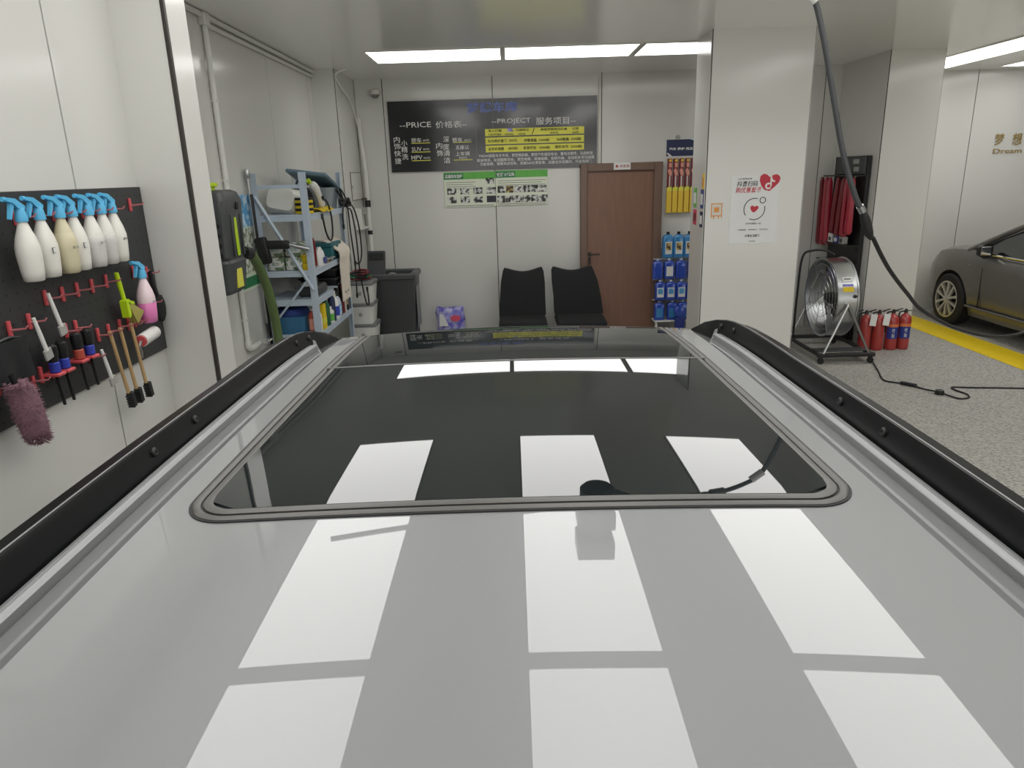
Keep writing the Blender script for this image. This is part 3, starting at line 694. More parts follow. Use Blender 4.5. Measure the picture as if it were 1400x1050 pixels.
# ------------------------------------------------------------------ left recess: conduits
t = thing('conduit', 'white conduit running along the ceiling edge and down the left recess wall', 'pipe', (-2.10, 5.5, 0.8))
B().tube([(-2.105, 5.47, 3.16), (-2.105, 5.47, 0.82), ], 0.020, 10).build('down_pipe', 'white_plastic', t, world=True)
B().cyl((-2.105, 3.64, 3.165), (-2.105, 8.30, 3.165), 0.019, n=10).build('ceiling_pipe', 'white_plastic', t, world=True)
B().cyl((-2.112, 5.5, 3.115), (-2.112, 8.30, 3.115), 0.015, n=10).build('second_ceiling_pipe', 'white_plastic', t, world=True)
B().box(-2.13, -2.08, 5.42, 5.52, 3.10, 3.185, 0.006).build('junction_box', 'white_plastic', t, world=True)
B().tube(cr([(-2.105, 5.47, 0.84), (-2.105, 5.475, 0.79), (-2.105, 5.54, 0.77), (-2.105, 5.70, 0.77)], 4), 0.026, 10).build('elbow', 'white_plastic', t, world=True)
for z in (1.0, 2.05, 2.6): B().box(-2.129, -2.085, 5.455, 5.485, z, z + 0.02).build('pipe_clip', 'offwhite', t, world=True, smooth=None)
t = thing('tap', 'small steel tap at the end of the white conduit', 'tap', (-2.10, 5.78, 0.77))
B().cyl((-2.128, 5.72, 0.77), (-2.03, 5.72, 0.77), 0.014).tube(cr([(-2.05, 5.72, 0.77), (-2.02, 5.80, 0.79), (-2.02, 5.86, 0.76)], 4), 0.011, 8).build('spout', 'chrome', t, world=True)
B().box(-2.05, -2.03, 5.68, 5.76, 0.80, 0.812, 0.004).cyl((-2.04, 5.72, 0.77), (-2.04, 5.72, 0.80), 0.008).build('lever', 'chrome', t, world=True)

# wall mounted pressure washer
t = thing('pressure_washer', 'dark grey wall-hung vacuum unit with a lime stripe in the left recess', 'machine', (-2.02, 5.0, 1.3))
def wr(z, e, d): return [(x - 0.0, y, z) for x, y, _ in rring(-2.128, -1.90 + d, 4.80 + e, 5.16 - e, 0.05, z, 3)]
B().loft([wr(1.30, 0.05, -0.05), wr(1.33, 0.015, -0.02), wr(1.52, 0.0, 0.0), wr(1.54, 0.01, -0.012), wr(1.56, 0.0, 0.0), wr(1.82, 0.0, 0.01), wr(1.93, 0.0, 0.02), wr(1.985, 0.02, 0.0), wr(2.0, 0.05, -0.03)]).build('housing', 'washer_grey', t, world=True, smooth=30)
B().lathe([(0.04, 0), (0.04, 0.03), (0.06, 0.035), (0.06, 0.055), (0.03, 0.06)], 18, mat=Matrix.Translation((-2.02, 4.93, 1.99))).build('cap', 'lime', t, world=True)
B().box(-1.898, -1.890, 4.96, 5.005, 1.56, 1.82, 0.003).build('stripe', 'lime', t, world=True)
B().box(-1.93, -1.905, 4.93, 5.03, 1.34, 1.48, 0.004).build('data_label', 'strip_yellow', t, world=True, label='yellow green data label')
for k in range(4): B().box(-2.05, -1.93, 4.793, 4.802, 1.56 + 0.065 * k, 1.59 + 0.065 * k, 0.003).build('vent_slot', 'black', t, world=True)
B().box(-1.882, -1.872, 4.99, 5.03, 1.87, 1.92, 0.003).build('switch', 'black', t, world=True)
for y in (4.90, 5.07): B().box(-1.90, -1.883, y - 0.008, y + 0.008, 1.56, 1.84, 0.003).build('rib', 'dark_grey', t, world=True)
t = thing('green_hose', 'olive green hose hanging below the wall-hung vacuum unit', 'hose', (-1.9, 5.3, 0.0))
B().tube(cr([(-1.93, 5.165, 1.56), (-1.92, 5.24, 1.55), (-1.91, 5.36, 1.45), (-1.90, 5.50, 1.20), (-1.90, 5.58, 0.85), (-1.90, 5.52, 0.4), (-1.88, 5.3, 0.06), (-1.80, 4.9, 0.04)], 8), 0.036, 12).build('hose_tube', 'hose_green', t, world=True)
B().cyl((-1.93, 5.163, 1.562), (-1.918, 5.25, 1.545), 0.044).build('cuff', 'black_rubber', t, world=True)

# poster on the recess wall
t = thing('wall_poster', 'tall poster with sky blue top and leaf pictures behind the vacuum unit', 'poster', (-2.13, 5.85, 1.2))
B().box(-2.1305, -2.126, 5.56, 6.02, 1.21, 1.95).build('sheet', 'poster_pale', t, world=True, smooth=None)
B().box(-2.126, -2.1245, 5.56, 6.02, 1.70, 1.95).build('sky_picture', 'poster_blue', t, world=True, smooth=None)
B().box(-2.126, -2.1245, 5.56, 6.02, 1.50, 1.69).build('leaf_picture', 'poster_mix', t, world=True, smooth=None)
B().box(-2.126, -2.1245, 5.58, 5.79, 1.34, 1.48).build('product_picture', 'poster_mix', t, world=True, smooth=None)
B().box(-2.126, -2.1245, 5.82, 6.0, 1.34, 1.48).build('product_picture', 'poster_mix', t, world=True, smooth=None)
B().box(-2.126, -2.1245, 5.56, 6.02, 1.23, 1.31).build('pattern_band', 'green_dark', t, world=True, smooth=None)

# ------------------------------------------------------------------ pegboard and what hangs on it
pg = thing('pegboard', 'black perforated pegboard with red hooks on the near left wall', 'pegboard', (-1.72, 2.6, 1.28))
B().box(-1.7199, -1.702, 1.70, 3.388, 1.28, 2.04, 0.002).build('board', 'pegboard', pg, world=True, smooth=None)
PX = -1.702
def hook(y, z, pin=0.06, plate=True):
    o = B().box(PX, PX + 0.010, y - 0.0075, y + 0.0075, z - 0.028, z + 0.028, 0.002).build('hook', 'red_hook', pg, world=True, smooth=None)
    B().tube([(PX + 0.008, y, z - 0.004), (PX + pin, y, z + 0.001), (PX + pin + 0.008, y, z + 0.010)], [0.0042, 0.0034, 0.0025], 6).build('pin', 'hook_metal', o, world=True)
for y, z in ((3.264, 1.965), (2.663, 1.663), (2.758, 1.665), (2.859, 1.664), (2.966, 1.668), (3.305, 1.658), (2.345, 1.596), (2.449, 1.602), (2.561, 1.666), (2.639, 1.528), (2.702, 1.527), (2.231, 1.426), (2.40, 1.401), (2.835, 1.468), (2.915, 1.468), (3.005, 1.470), (3.075, 1.462), (3.13, 1.466), (2.755, 1.398), (3.285, 1.524), (1.98, 1.66), (2.08, 1.60)):
    hook(y, z)
BOT = [(2.440, -1.640, 'white'), (2.548, -1.648, 'white'), (2.654, -1.642, 'cream'), (2.742, -1.650, 'white'), (2.838, -1.642, 'grey'), (2.937, -1.648, 'grey'), (3.022, -1.650, 'white')]
for y, x, k in BOT: hook(y + 0.055, 1.955, 0.07)
hook(3.19, 1.675, 0.07)
def spray_bottle(label, loc, body_mat='bottle_white', liquid=None, level=0.0, sticker=None, parts=None, group='spray bottles on the pegboard'):
    t = thing('spray_bottle', label, 'bottle', loc, group=group)
    prof = [(0.001, 0.003), (0.030, 0.0), (0.037, 0.004), (0.041, 0.03), (0.0455, 0.09), (0.0445, 0.115), (0.037, 0.145), (0.026, 0.172), (0.017, 0.196), (0.0165, 0.205)]
    B().lathe(prof, 20, 0.86, 0.86).build('body', body_mat, t, smooth=60)
    if liquid:
        lp = [(r_ + 0.0006, z) for r_, z in prof if z <= level]
        B().lathe([(0.001, 0.002)] + lp[1:] + [(lp[-1][0] - 0.002, level + 0.002)], 20, 0.86, 0.86).build('liquid_level', liquid, t, smooth=60, label='visible liquid in the lower half')
    B().lathe([(0.0195, 0.200), (0.020, 0.212), (0.0165, 0.232), (0.014, 0.246)], 16).build('collar', 'sky_blue', t, smooth=50)
    hd = B().prism([(0.016, 0.240), (0.018, 0.250), (-0.026, 0.276), (-0.062, 0.280), (-0.066, 0.268), (-0.040, 0.262), (-0.014, 0.240)], -0.0105, 0.0105, 'x')
    h = hd.build('spray_head', 'sky_blue', t, smooth=40)
    B().cyl((0, -0.062, 0.274), (0, -0.074, 0.275), 0.008, n=10).build('nozzle', 'sky_blue', h)
    B().prism([(-0.026, 0.264), (-0.044, 0.264), (-0.050, 0.245), (-0.062, 0.212), (-0.056, 0.209), (-0.040, 0.236)], -0.006, 0.006, 'x').build('trigger', 'sky_blue', h, smooth=40)
    if sticker == 'box':
        s_ = B().box(0.0335, 0.0375, -0.022, 0.006, 0.085, 0.105, 0.001).build('sticker', 'mid_grey', t, smooth=None)
        B().box(0.0372, 0.0382, -0.020, 0.004, 0.087, 0.103).build('sticker_face', 'label_white', s_, smooth=None)
    elif sticker: B().text(sticker, -0.024, 0.012, 0.095, 0.010, XF_LEFT(0.0385, 0, 0), 0.01, 0.0005).build('lettering', 'mid_grey', t, smooth=None, flat=True)
    return t
WORDS = ['at far left end of the row', 'with a boxed label, second from left in row', 'with pale yellow liquid, in the middle of the row', 'with a boxed label, right of the yellow one', 'half full, fifth from left in the row', 'half full, sixth from left in the row', 'with grey lettering, right end of the row']
for (y, x, k), w, st in zip(BOT, WORDS, (None, 'box', '泡沫', 'box', '玻璃', None, '清洁')):
    spray_bottle('white spray bottle with blue trigger ' + w, (x, y, 1.742), 'bottle_cream' if k == 'cream' else 'bottle_white', {'grey': 'liquid_grey', 'cream': 'bottle_cream'}.get(k), 0.115 if k == 'grey' else 0.145, st)
spray_bottle('pink spray bottle with blue trigger, hanging alone below the row', (-1.648, 3.165, 1.452), 'bottle_pale', 'pink_liquid', 0.09, '清洗')
# lime brush
t = thing('scrub_brush', 'lime green long-handled scrub brush hanging left of the pink spray bottle', 'brush', (-1.655, 2.99, 1.60))
B().tube(cr([(-1.655, 2.975, 1.70), (-1.655, 2.982, 1.66), (-1.652, 2.990, 1.60), (-1.650, 2.992, 1.565)], 5), [0.009, 0.0095, 0.010, 0.010, 0.010, 0.010, 0.010, 0.0095, 0.009, 0.009, 0.009, 0.0088, 0.0085, 0.0085, 0.008, 0.008], 10).build('handle', 'lime', t, world=True)
B().prism([(2.978, 1.575), (3.002, 1.575), (3.020, 1.560), (3.045, 1.556), (3.045, 1.568), (3.02, 1.575), (3.004, 1.585), (2.985, 1.585)], -1.664, -1.638, 'x').prism([(2.978, 1.58), (2.998, 1.58), (3.004, 1.52), (2.992, 1.505), (2.982, 1.51)], -1.666, -1.636, 'x').build('head', 'lime', t, world=True, kind='stuff')
br = B()
for i in range(7):
    for j in range(3):
        y0 = 3.002 + 0.006 * i; x = -1.661 + 0.010 * j
        br.cyl((x, y0, 1.562 - i * 0.0015), (x - 0.002 + 0.004 * j, y0 + 0.040 + 0.003 * i, 1.488 - 0.002 * (6 - i) + (0.004 * i)), 0.0034, 0.0052, 6)
br.build('bristles', 'bristle_tan', t, world=True, kind='stuff')
# white scrapers
for i, (y0, z0, y1, z1, w) in enumerate(((2.505, 1.690, 2.531, 1.565, 'upper right of the three'), (2.402, 1.622, 2.425, 1.50, 'left of the three'), (2.755, 1.424, 2.778, 1.30, 'lowest of the three'))):
    t = thing('scraper', 'thin white scraper with clear blade hanging from pegboard, ' + w, 'scraper', (-1.645, y0, z1), group='white scrapers on the pegboard')
    B().tube([(-1.648, y0 + 0.0, z0), (-1.645, (y0 + y1) / 2, (z0 + z1) / 2), (-1.642, y1, z1)], [0.006, 0.0075, 0.0075], 10).build('handle', 'white_plastic', t, world=True)
    B().box(-0.004, 0.004, -0.020, 0.020, -0.032, 0.006, 0.001, Matrix.Translation((-1.642, y1 + 0.002, z1)) @ Matrix.Rotation(R(12), 4, 'X')).build('blade', 'grey_soft', t, world=True, smooth=None)
# wooden stick brushes
for (y0, y1, w) in ((2.842, 2.892, 'left'), (2.920, 2.956, 'middle'), (3.010, 3.042, 'right')):
    t = thing('stick_brush', 'long wooden-handled brush with black bristles, %s of three' % w, 'brush', (-1.65, y0, 1.15), group='wooden stick brushes on the pegboard')
    B().tube([(-1.652, y0, 1.478), (-1.650, (y0 + y1) / 2, 1.33), (-1.648, y1, 1.185)], [0.0078, 0.0072, 0.0078], 10).build('handle', 'wood', t, world=True)
    hb = B().box(-0.013, 0.013, -0.014, 0.012, -0.058, 0.010, 0.003, Matrix.Translation((-1.645, y1 + 0.004, 1.195)) @ Matrix.Rotation(R(9), 4, 'X')).build('bristle_head', 'black', t, world=True)
    tu = B()
    for k in range(5): tu.box(-0.014, 0.014, -0.018, -0.012, -0.056 + 0.012 * k, -0.048 + 0.012 * k, 0, Matrix.Translation((-1.645, y1 + 0.004, 1.195)) @ Matrix.Rotation(R(9), 4, 'X'))
    tu.build('tufts', 'black', hb, world=True, smooth=None, kind='stuff')
# detailing brushes held in red clips
for y, m, w in ((2.475, 'blue', 'blue collar, leftmost of the four'), (2.533, 'blue', 'blue collar, second from left'), (2.629, 'rust_red', 'rust red collar'), (2.699, 'blue', 'blue collar, rightmost of the four')):
    zz = 1.408 + 0.010 * (y > 2.6)
    t = thing('detail_brush', 'short black detailing brush in a red clip, ' + w, 'brush', (-1.66, y, 1.28), group='detailing brushes in red clips')
    B().lathe([(0.006, 0.165), (0.017, 0.170), (0.021, 0.20), (0.020, 0.225), (0.010, 0.232)], 14, mat=Matrix.Translation((-1.66, y, zz - 0.128))).build('bristles', 'black', t, world=True)
    B().lathe([(0.014, 0), (0.0185, 0.004), (0.0185, 0.036), (0.015, 0.040)], 14, mat=Matrix.Translation((-1.66, y, zz))).build('collar', m, t, world=True)
    B().cyl((-1.66, y, zz + 0.001), (-1.66, y + 0.012, zz - 0.125), 0.0065, 0.0055, 10).build('handle', 'black', t, world=True)
    cl = B().box(PX, -1.636, y - 0.024, y + 0.024, zz - 0.012, zz, 0.003).build('clip', 'red_hook', pg, world=True)
    B().box(PX, PX + 0.012, y - 0.034, y - 0.022, zz - 0.03, zz + 0.03, 0.002).build('clip_plate', 'red_hook', cl, world=True)
# duster
t = thing('duster', 'fluffy mauve microfibre duster hanging at the bottom left of the pegboard', 'duster', (-1.62, 2.25, 1.23))
B().tube([(-1.64, 2.225, 1.47), (-1.628, 2.25, 1.33), (-1.622, 2.262, 1.215)], 0.010, 8).build('handle', 'black', t, world=True)
core = cr([(-1.636, 2.232, 1.44), (-1.632, 2.243, 1.40), (-1.628, 2.25, 1.33), (-1.624, 2.258, 1.26), (-1.622, 2.261, 1.235)], 4)
B().tube(core, [0.022, 0.032, 0.037, 0.040, 0.042, 0.044, 0.045, 0.045, 0.045, 0.044, 0.043, 0.042, 0.040, 0.037, 0.030, 0.024, 0.015], 12).build('pile_core', 'mauve', t, world=True)
fz = B(); rnd = random.Random(3)
for k in range(1500):
    q = rnd.random(); c = core[min(16, int(q * 17))]; a = rnd.uniform(0, 2 * PI); rr = 0.018 + 0.026 * math.sin(PI * min(1, 0.15 + q * 0.75))
    d = Vector((math.cos(a), math.sin(a), rnd.uniform(-0.6, 0.25))).normalized()
    p = Vector(c) + d * rr * 0.9; e = p + d * rnd.uniform(0.010, 0.020)
    s_ = Vector((-d.y, d.x, 0)).normalized() * 0.0022; u_ = Vector((0, 0, 0.0025))
    o = len(fz.v); fz.v += [tuple(p - s_), tuple(p + s_), tuple(p + u_), tuple(e)]; fz.f += [(o, o + 1, o + 3), (o + 1, o + 2, o + 3), (o + 2, o, o + 3)]
fz.build('fibres', 'mauve', t, world=True, kind='stuff', smooth=None)
# black mesh pouch over the duster
t = thing('mesh_pouch', 'black mesh cloth bag hanging above the mauve duster', 'bag', (-1.68, 2.29, 1.42))
B().sheet(lambda u, v: (-1.690 + 0.012 * math.sin(u * 9) * v + 0.015 * math.sin(PI * u), 2.215 + 0.17 * u + 0.02 * v * (u - .5), 1.565 - 0.135 * v), 16, 8, (0.010, 0, 0)).build('cloth', 'fabric_black', t, world=True, smooth=60)
B().tube(cr([(-1.692, 2.22, 1.56), (-1.68, 2.30, 1.575), (-1.692, 2.385, 1.56)], 5), 0.005, 6).build('drawstring', 'dark_grey', t, world=True)
# lint roller
t = thing('lint_roller', 'white lint roller with red end near the lower right pegboard corner', 'roller', (-1.62, 3.1, 1.40))
TR = Matrix.Translation((-1.640, 3.05, 1.392)) @ Matrix.Rotation(R(6), 4, 'X') @ Matrix.Rotation(-PI / 2, 4, 'X')
B().lathe([(0.028, 0.0), (0.028, 0.125), (0.026, 0.13), (0.008, 0.13)], 22, mat=TR).build('sleeve', 'white_plastic', t, world=True)
B().lathe([(0.010, -0.006), (0.024, -0.006), (0.024, 0.002)], 18, mat=TR).build('end_cap', 'red_hook', t, world=True)
B().tube(cr([(-1.640, 3.045, 1.392), (-1.645, 3.035, 1.37), (-1.655, 3.06, 1.34), (-1.665, 3.075, 1.31)], 4), 0.006, 8).build('handle', 'grey_soft', t, world=True)
# black paddle
t = thing('wash_paddle', 'black flat wash paddle hanging at the right edge of the pegboard', 'paddle', (-1.66, 3.31, 1.43))
B().lathe([(0.001, -0.068), (0.022, -0.06), (0.040, -0.035), (0.046, 0.0), (0.042, 0.03), (0.026, 0.056), (0.001, 0.064)], 20, 0.30, 1.0, Matrix.Translation((-1.675, 3.335, 1.488))).build('pad', 'fabric_black', t, world=True)
B().tube(cr([(-1.678, 3.325, 1.54), (-1.680, 3.31, 1.60), (-1.680, 3.305, 1.665)], 4), [0.013] * 4 + [0.011] * 5, 8).build('handle', 'black', t, world=True)

# ------------------------------------------------------------------ blue steel shelf in the left recess
SH = thing('shelving_unit', 'pale blue steel shelving unit crowded with supplies in the left recess', 'shelf', (-1.86, 6.6, 0))
SX0, SX1, SY0, SY1 = -2.10, -1.66, 5.96, 7.24
for x in (SX0, SX1):
    for y in (SY0, SY1):
        sx = 1 if x == SX0 else -1; sy = 1 if y == SY0 else -1
        B().prism([(x, y), (x + sx * 0.05, y), (x + sx * 0.05, y + sy * 0.004), (x + sx * 0.004, y + sy * 0.004), (x + sx * 0.004, y + sy * 0.05), (x, y + sy * 0.05)], 0, 2.11, 'z').build('post', 'shelf_blue', SH, world=True, smooth=None)
def shelf_board(z, y0=SY0, y1=SY1):
    o = B().box(SX0 + 0.005, SX1 - 0.005, y0 + 0.005, y1 - 0.005, z - 0.012, z, 0.002).build('shelf_board', 'shelf_blue', SH, world=True, smooth=None)
    for a in ((SX0 + .005, SX1 - .005, y0 + .004, y0 + .014), (SX0 + .005, SX1 - .005, y1 - .014, y1 - .004), (SX0 + .004, SX0 + .014, y0 + .014, y1 - .014), (SX1 - .014, SX1 - .004, y0 + .014, y1 - .014)):
        B().box(a[0], a[1], a[2], a[3], z - 0.05, z - 0.012).build('beam', 'shelf_blue', o, world=True, smooth=None)
for z in (1.775, 1.32, 0.775, 0.20): shelf_board(z)
shelf_board(1.075, SY0, 6.55)
B().box(SX0, SX1, SY0 + 0.004, SY0 + 0.012, 1.985, 2.015).build('top_bar', 'shelf_blue', SH, world=True, smooth=None)
B().tube([(SX0 + 0.02, SY0 - 0.004, 1.93), (SX1 - 0.02, SY0 - 0.004, 1.16)], 0.016, 6).build('diagonal_brace', 'shelf_blue', SH, world=True)
B().tube([(SX1 - 0.03, SY0 + 0.0, 1.28), (SX0 + 0.03, SY0 + 0.0, 0.85)], 0.010, 6).build('diagonal_brace', 'shelf_blue', SH, world=True)
# pole tools leaning on the left post
t = thing('pole_gun', 'tall black and steel pole with black grip leaning at the left shelf post', 'pole', (-2.08, 5.90, 0))
B().cyl((-2.085, 5.90, 0.9), (-2.095, 5.90, 2.10), 0.012).build('steel_tube', 'steel', t, world=True)
B().cyl((-2.06, 5.905, 0.0), (-2.085, 5.902, 1.95), 0.014).build('black_tube', 'black_gloss', t, world=True)
B().lathe([(0.012, 0), (0.022, 0.015), (0.022, 0.06), (0.014, 0.075)], 12, mat=Matrix.Translation((-2.095, 5.90, 2.07))).build('fitting', 'steel', t, world=True)
B().box(-0.05, 0.05, -0.03, 0.03, -0.11, 0.11, 0.02, Matrix.Translation((-2.04, 5.895, 1.50)) @ Matrix.Rotation(R(-8), 4, 'Y'), 2).build('grip', 'black', t, world=True)
B().box(0.0, 0.22, -0.025, 0.025, 0.04, 0.11, 0.015, Matrix.Translation((-2.04, 5.895, 1.47)), 2).build('barrel', 'black', t, world=True)
B().cyl((-1.83, 5.90, 1.545), (-1.67, 5.92, 1.50), 0.018, 0.022).build('nozzle', 'steel', t, world=True)
# top shelf
Z1 = 1.775
t = thing('wash_basin', 'white plastic basin tipped on its side on the top shelf', 'basin', (-1.95, 6.16, Z1))
TB = Matrix.Translation((-1.93, 6.02, Z1 + 0.122)) @ Matrix.Rotation(R(-82), 4, 'X')
def bring(s_, z): return rring(-0.15 * s_, 0.15 * s_, -0.115 * s_, 0.115 * s_, 0.06 * s_, z, 4)
TB = Matrix.Translation((-1.93, 6.14, Z1 + 0.125)) @ Matrix.Rotation(R(12), 4, 'Y') @ Matrix.Rotation(R(78), 4, 'X')
B().loft([bring(0.72, -0.0), bring(0.80, 0.02), bring(1.0, 0.15), bring(1.06, 0.155), bring(1.06, 0.165), bring(0.97, 0.163), bring(0.78, 0.03), bring(0.6, 0.022)], mat=TB @ Matrix.Rotation(PI, 4, 'X')).build('bowl', 'basin_white', t, world=True, smooth=50)
t = thing('cable_reel', 'yellow and black striped strap coiled on the top shelf beside the basin', 'strap', (-1.76, 6.2, Z1))
for k in range(6): B().loft([[(-1.76 + q * math.cos(a), 6.22 + q * 1.3 * math.sin(a), Z1 + 0.001 + 0.022 * k + dz) for q, dz in ((0.045, 0), (0.075, 0), (0.075, 0.020), (0.045, 0.020))] for a in [2 * PI * i / 18 for i in range(19)]], False).build('turn', 'yellow' if k % 2 == 0 else 'black', t, world=True)
t = thing('black_bag', 'black fabric bag behind the yellow strap on the top shelf', 'bag', (-1.82, 6.42, Z1))
B().loft([bag_ring(0, .10, .09), bag_ring(.06, .115, .10, .04), bag_ring(.15, .10, .09, .06), bag_ring(.20, .06, .05, .1)], mat=Matrix.Translation((-1.84, 6.44, Z1))).build('bag_body', 'fabric_black', t, world=True, smooth=40)
B().tube(cr([(-1.88, 6.44, Z1 + .19), (-1.86, 6.44, Z1 + .26), (-1.82, 6.44, Z1 + .26), (-1.80, 6.44, Z1 + .19)], 4), 0.008, 6).build('strap', 'black', t, world=True)
t = thing('storage_crate', 'grey translucent storage crate with tilted steel blue lid on the top shelf', 'crate', (-1.85, 6.95, Z1))
B().loft([rring(-2.0, -1.70, 6.75, 7.16, 0.03, Z1 + 0.001, 2), rring(-2.02, -1.68, 6.72, 7.19, 0.03, Z1 + 0.20, 2)]).build('tub', 'clear_box', t, world=True)
B().box(-0.19, 0.19, -0.25, 0.25, -0.015, 0.02, 0.012, Matrix.Translation((-1.84, 6.92, Z1 + 0.275)) @ Matrix.Rotation(R(-14), 4, 'X') @ Matrix.Rotation(R(8), 4, 'Y')).build('lid', 'lid_steel_blue', t, world=True)
t = thing('heat_gun', 'white handheld heat gun with black cable on the top shelf edge', 'tool', (-1.70, 6.42, Z1))
B().tube(cr([(-1.72, 6.36, Z1 + 0.245), (-1.70, 6.42, Z1 + 0.20), (-1.69, 6.50, Z1 + 0.10), (-1.69, 6.55, Z1 + 0.035)], 5), [0.02, 0.028, 0.034, 0.036, 0.036, 0.035, 0.033, 0.031, 0.030, 0.029, 0.029, 0.03, 0.031, 0.031, 0.028, 0.02], 12).build('body', 'white_plastic', t, world=True)
B().cyl((-1.725, 6.35, Z1 + 0.25), (-1.735, 6.33, Z1 + 0.27), 0.017, 0.022).build('lime_tip', 'lime', t, world=True)
B().lathe([(0.014, 0), (0.014, 0.02)], 12, mat=Matrix.Translation((-1.665, 6.47, Z1 + 0.12)) @ Matrix.Rotation(PI / 2, 4, 'Y')).build('button', 'black', t, world=True)
t = thing('yellow_cloth', 'folded yellow cloth on the top shelf under the heat gun', 'cloth', (-1.70, 6.55, Z1))
B().sheet(lambda u, v: (-1.76 + 0.13 * u, 6.36 + 0.36 * v, Z1 + 0.012 + 0.022 * math.sin(PI * u) + 0.006 * math.sin(11 * v + 5 * u)), 10, 12, (0, 0, -0.010)).build('cloth', 'yellow', t, world=True, smooth=60)
# hanging cables
CB = [([(-1.69, 6.47, 1.88), (-1.64, 6.52, 1.86), (-1.635, 6.62, 1.72), (-1.635, 6.60, 1.56), (-1.635, 6.50, 1.52), (-1.635, 6.38, 1.60), (-1.64, 6.32, 1.76)], 'black cable looping in front of the top shelf from the heat gun'),
      ([(-1.70, 7.12, 2.00), (-1.65, 7.20, 1.93), (-1.635, 7.30, 1.80), (-1.63, 7.33, 1.50), (-1.63, 7.40, 1.20), (-1.63, 7.36, 0.9)], 'black cable dangling from the grey crate down the far shelf post'),
      ([(-1.66, 7.16, 1.90), (-1.64, 7.30, 1.82), (-1.63, 7.55, 1.76), (-1.62, 7.70, 1.55), (-1.62, 7.72, 1.28), (-1.63, 7.60, 1.18), (-1.64, 7.45, 1.22)], 'black cable making the widest loop right of the far shelf post'),
      ([(-1.68, 7.10, 1.95), (-1.63, 7.26, 1.78), (-1.63, 7.45, 1.72), (-1.62, 7.52, 1.45), (-1.62, 7.55, 1.1), (-1.60, 7.62, 0.78), (-1.60, 7.78, 0.72), (-1.61, 7.80, 0.9)], 'black cable hanging lowest, its loop reaching the white storage boxes'),
      ([(-1.67, 7.15, 1.98), (-1.645, 7.19, 1.85), (-1.640, 7.10, 1.72), (-1.640, 7.09, 1.62)], 'short black cable with a plug hanging inside the far shelf post')]
for pts, lb_ in CB:
    t = thing('hanging_cable', lb_, 'cable', pts[0])
    B().tube(cr(pts, 7), 0.008, 6).build('cable_run', 'black_rubber', t, world=True)
    e = Vector(pts[-1]); B().cyl(tuple(e), tuple(e + Vector((0, 0.0, -0.045))), 0.013, 0.010, 8).build('plug', 'black', t, world=True)
t = thing('cable_knot', 'black knot of bundled cables tied at the far shelf post', 'cables', (-1.63, 7.24, 1.80))
B().tube(cr([(-1.64 + 0.03 * math.cos(a), 7.24 + 0.10 * math.sin(a * 1.3), 1.82 + 0.04 * math.sin(a * 2)) for a in range(9)], 5), 0.012, 6).build('knot', 'black_rubber', t, world=True)
# middle shelf
Z2 = 1.32
k = 0
for r_, z in enumerate((Z2, Z2 + 0.115)):
    for i in range(2):
        t = thing('tissue_pack', 'white tissue pack with green leaf print on middle shelf, %s %s' % (('lower', 'upper')[r_], ('left', 'right')[i]), 'tissues', (-1.99 + 0.155 * i, 6.10 + 0.012 * r_, z), group='tissue packs on the middle shelf')
        B().box(-0.072, 0.072, -0.10, 0.10, 0.0, 0.110, 0.016, None, 2).build('wrapper', 'tissue', t, smooth=50)
        B().box(-0.05, 0.05, -0.1015, -0.099, 0.03, 0.085, 0.0).build('front_label', 'label_white', t, smooth=None)
        B().text('纸巾', -0.03, 0.03, 0.058, 0.032, XF_BACK(0, -0.1015, 0), 0.01, 0.0006).build('lettering', 'green_dark', t, smooth=None, flat=True)
for q, w in ((0, 'lower'), (1, 'upper')):
    t = thing('tape_roll', 'wide yellow tape roll on the middle shelf, %s of the two' % w, 'tape', (-1.735, 6.06, Z2 + 0.063 * q), group='yellow tape rolls')
    B().loft([[(rr * math.cos(a), rr * math.sin(a), z) for rr, z in ((0.030, 0.0), (0.058, 0.0), (0.060, 0.004), (0.060, 0.056), (0.058, 0.060), (0.030, 0.060))] for a in [2 * PI * i / 24 for i in range(25)]], False).build('tape', 'yellow', t)
    B().loft([[(rr * math.cos(a), rr * math.sin(a), z) for rr, z in ((0.026, 0.0), (0.030, 0.0), (0.030, 0.060), (0.026, 0.060))] for a in [2 * PI * i / 24 for i in range(25)]], False).build('core', 'wood', t)
t = thing('red_strap', 'red webbing strap folded behind the yellow tape rolls', 'strap', (-1.73, 6.20, Z2))
for dx in (-0.02, 0.015): B().tube(cr([(-1.74 + dx, 6.2, Z2 + 0.012), (-1.745 + dx, 6.2, Z2 + 0.12), (-1.74 + dx, 6.2, Z2 + 0.24), (-1.725 + dx, 6.21, Z2 + 0.22), (-1.72 + dx, 6.21, Z2 + 0.1), (-1.72 + dx, 6.21, Z2 + 0.012)], 5), 0.011, 6).build('webbing', 'maroon', t, world=True)
t = thing('teal_box', 'dark teal lidded box on the middle shelf', 'box', (-1.80, 6.85, Z2))
B().box(-1.98, -1.68, 6.70, 7.06, Z2, Z2 + 0.12, 0.008).build('body', 'teal', t, world=True)
B().box(-1.985, -1.675, 6.695, 7.065, Z2 + 0.12, Z2 + 0.155, 0.008).build('lid', 'teal', t, world=True)
t = thing('detergent_pouch', 'white and blue pouch slumped beside the tape rolls', 'pouch', (-1.70, 6.28, Z2))
B().loft([bag_ring(0, .045, .075), bag_ring(.04, .05, .08, .05), bag_ring(.11, .035, .07, .06), bag_ring(.15, .012, .05, .08)], mat=Matrix.Translation((-1.705, 6.34, Z2))).build('pouch_body', 'label_white', t, world=True, smooth=40)
B().box(-1.658, -1.650, 6.29, 6.38, Z2 + 0.02, Z2 + 0.075, 0.003).build('blue_label', 'label_blue', t, world=True)
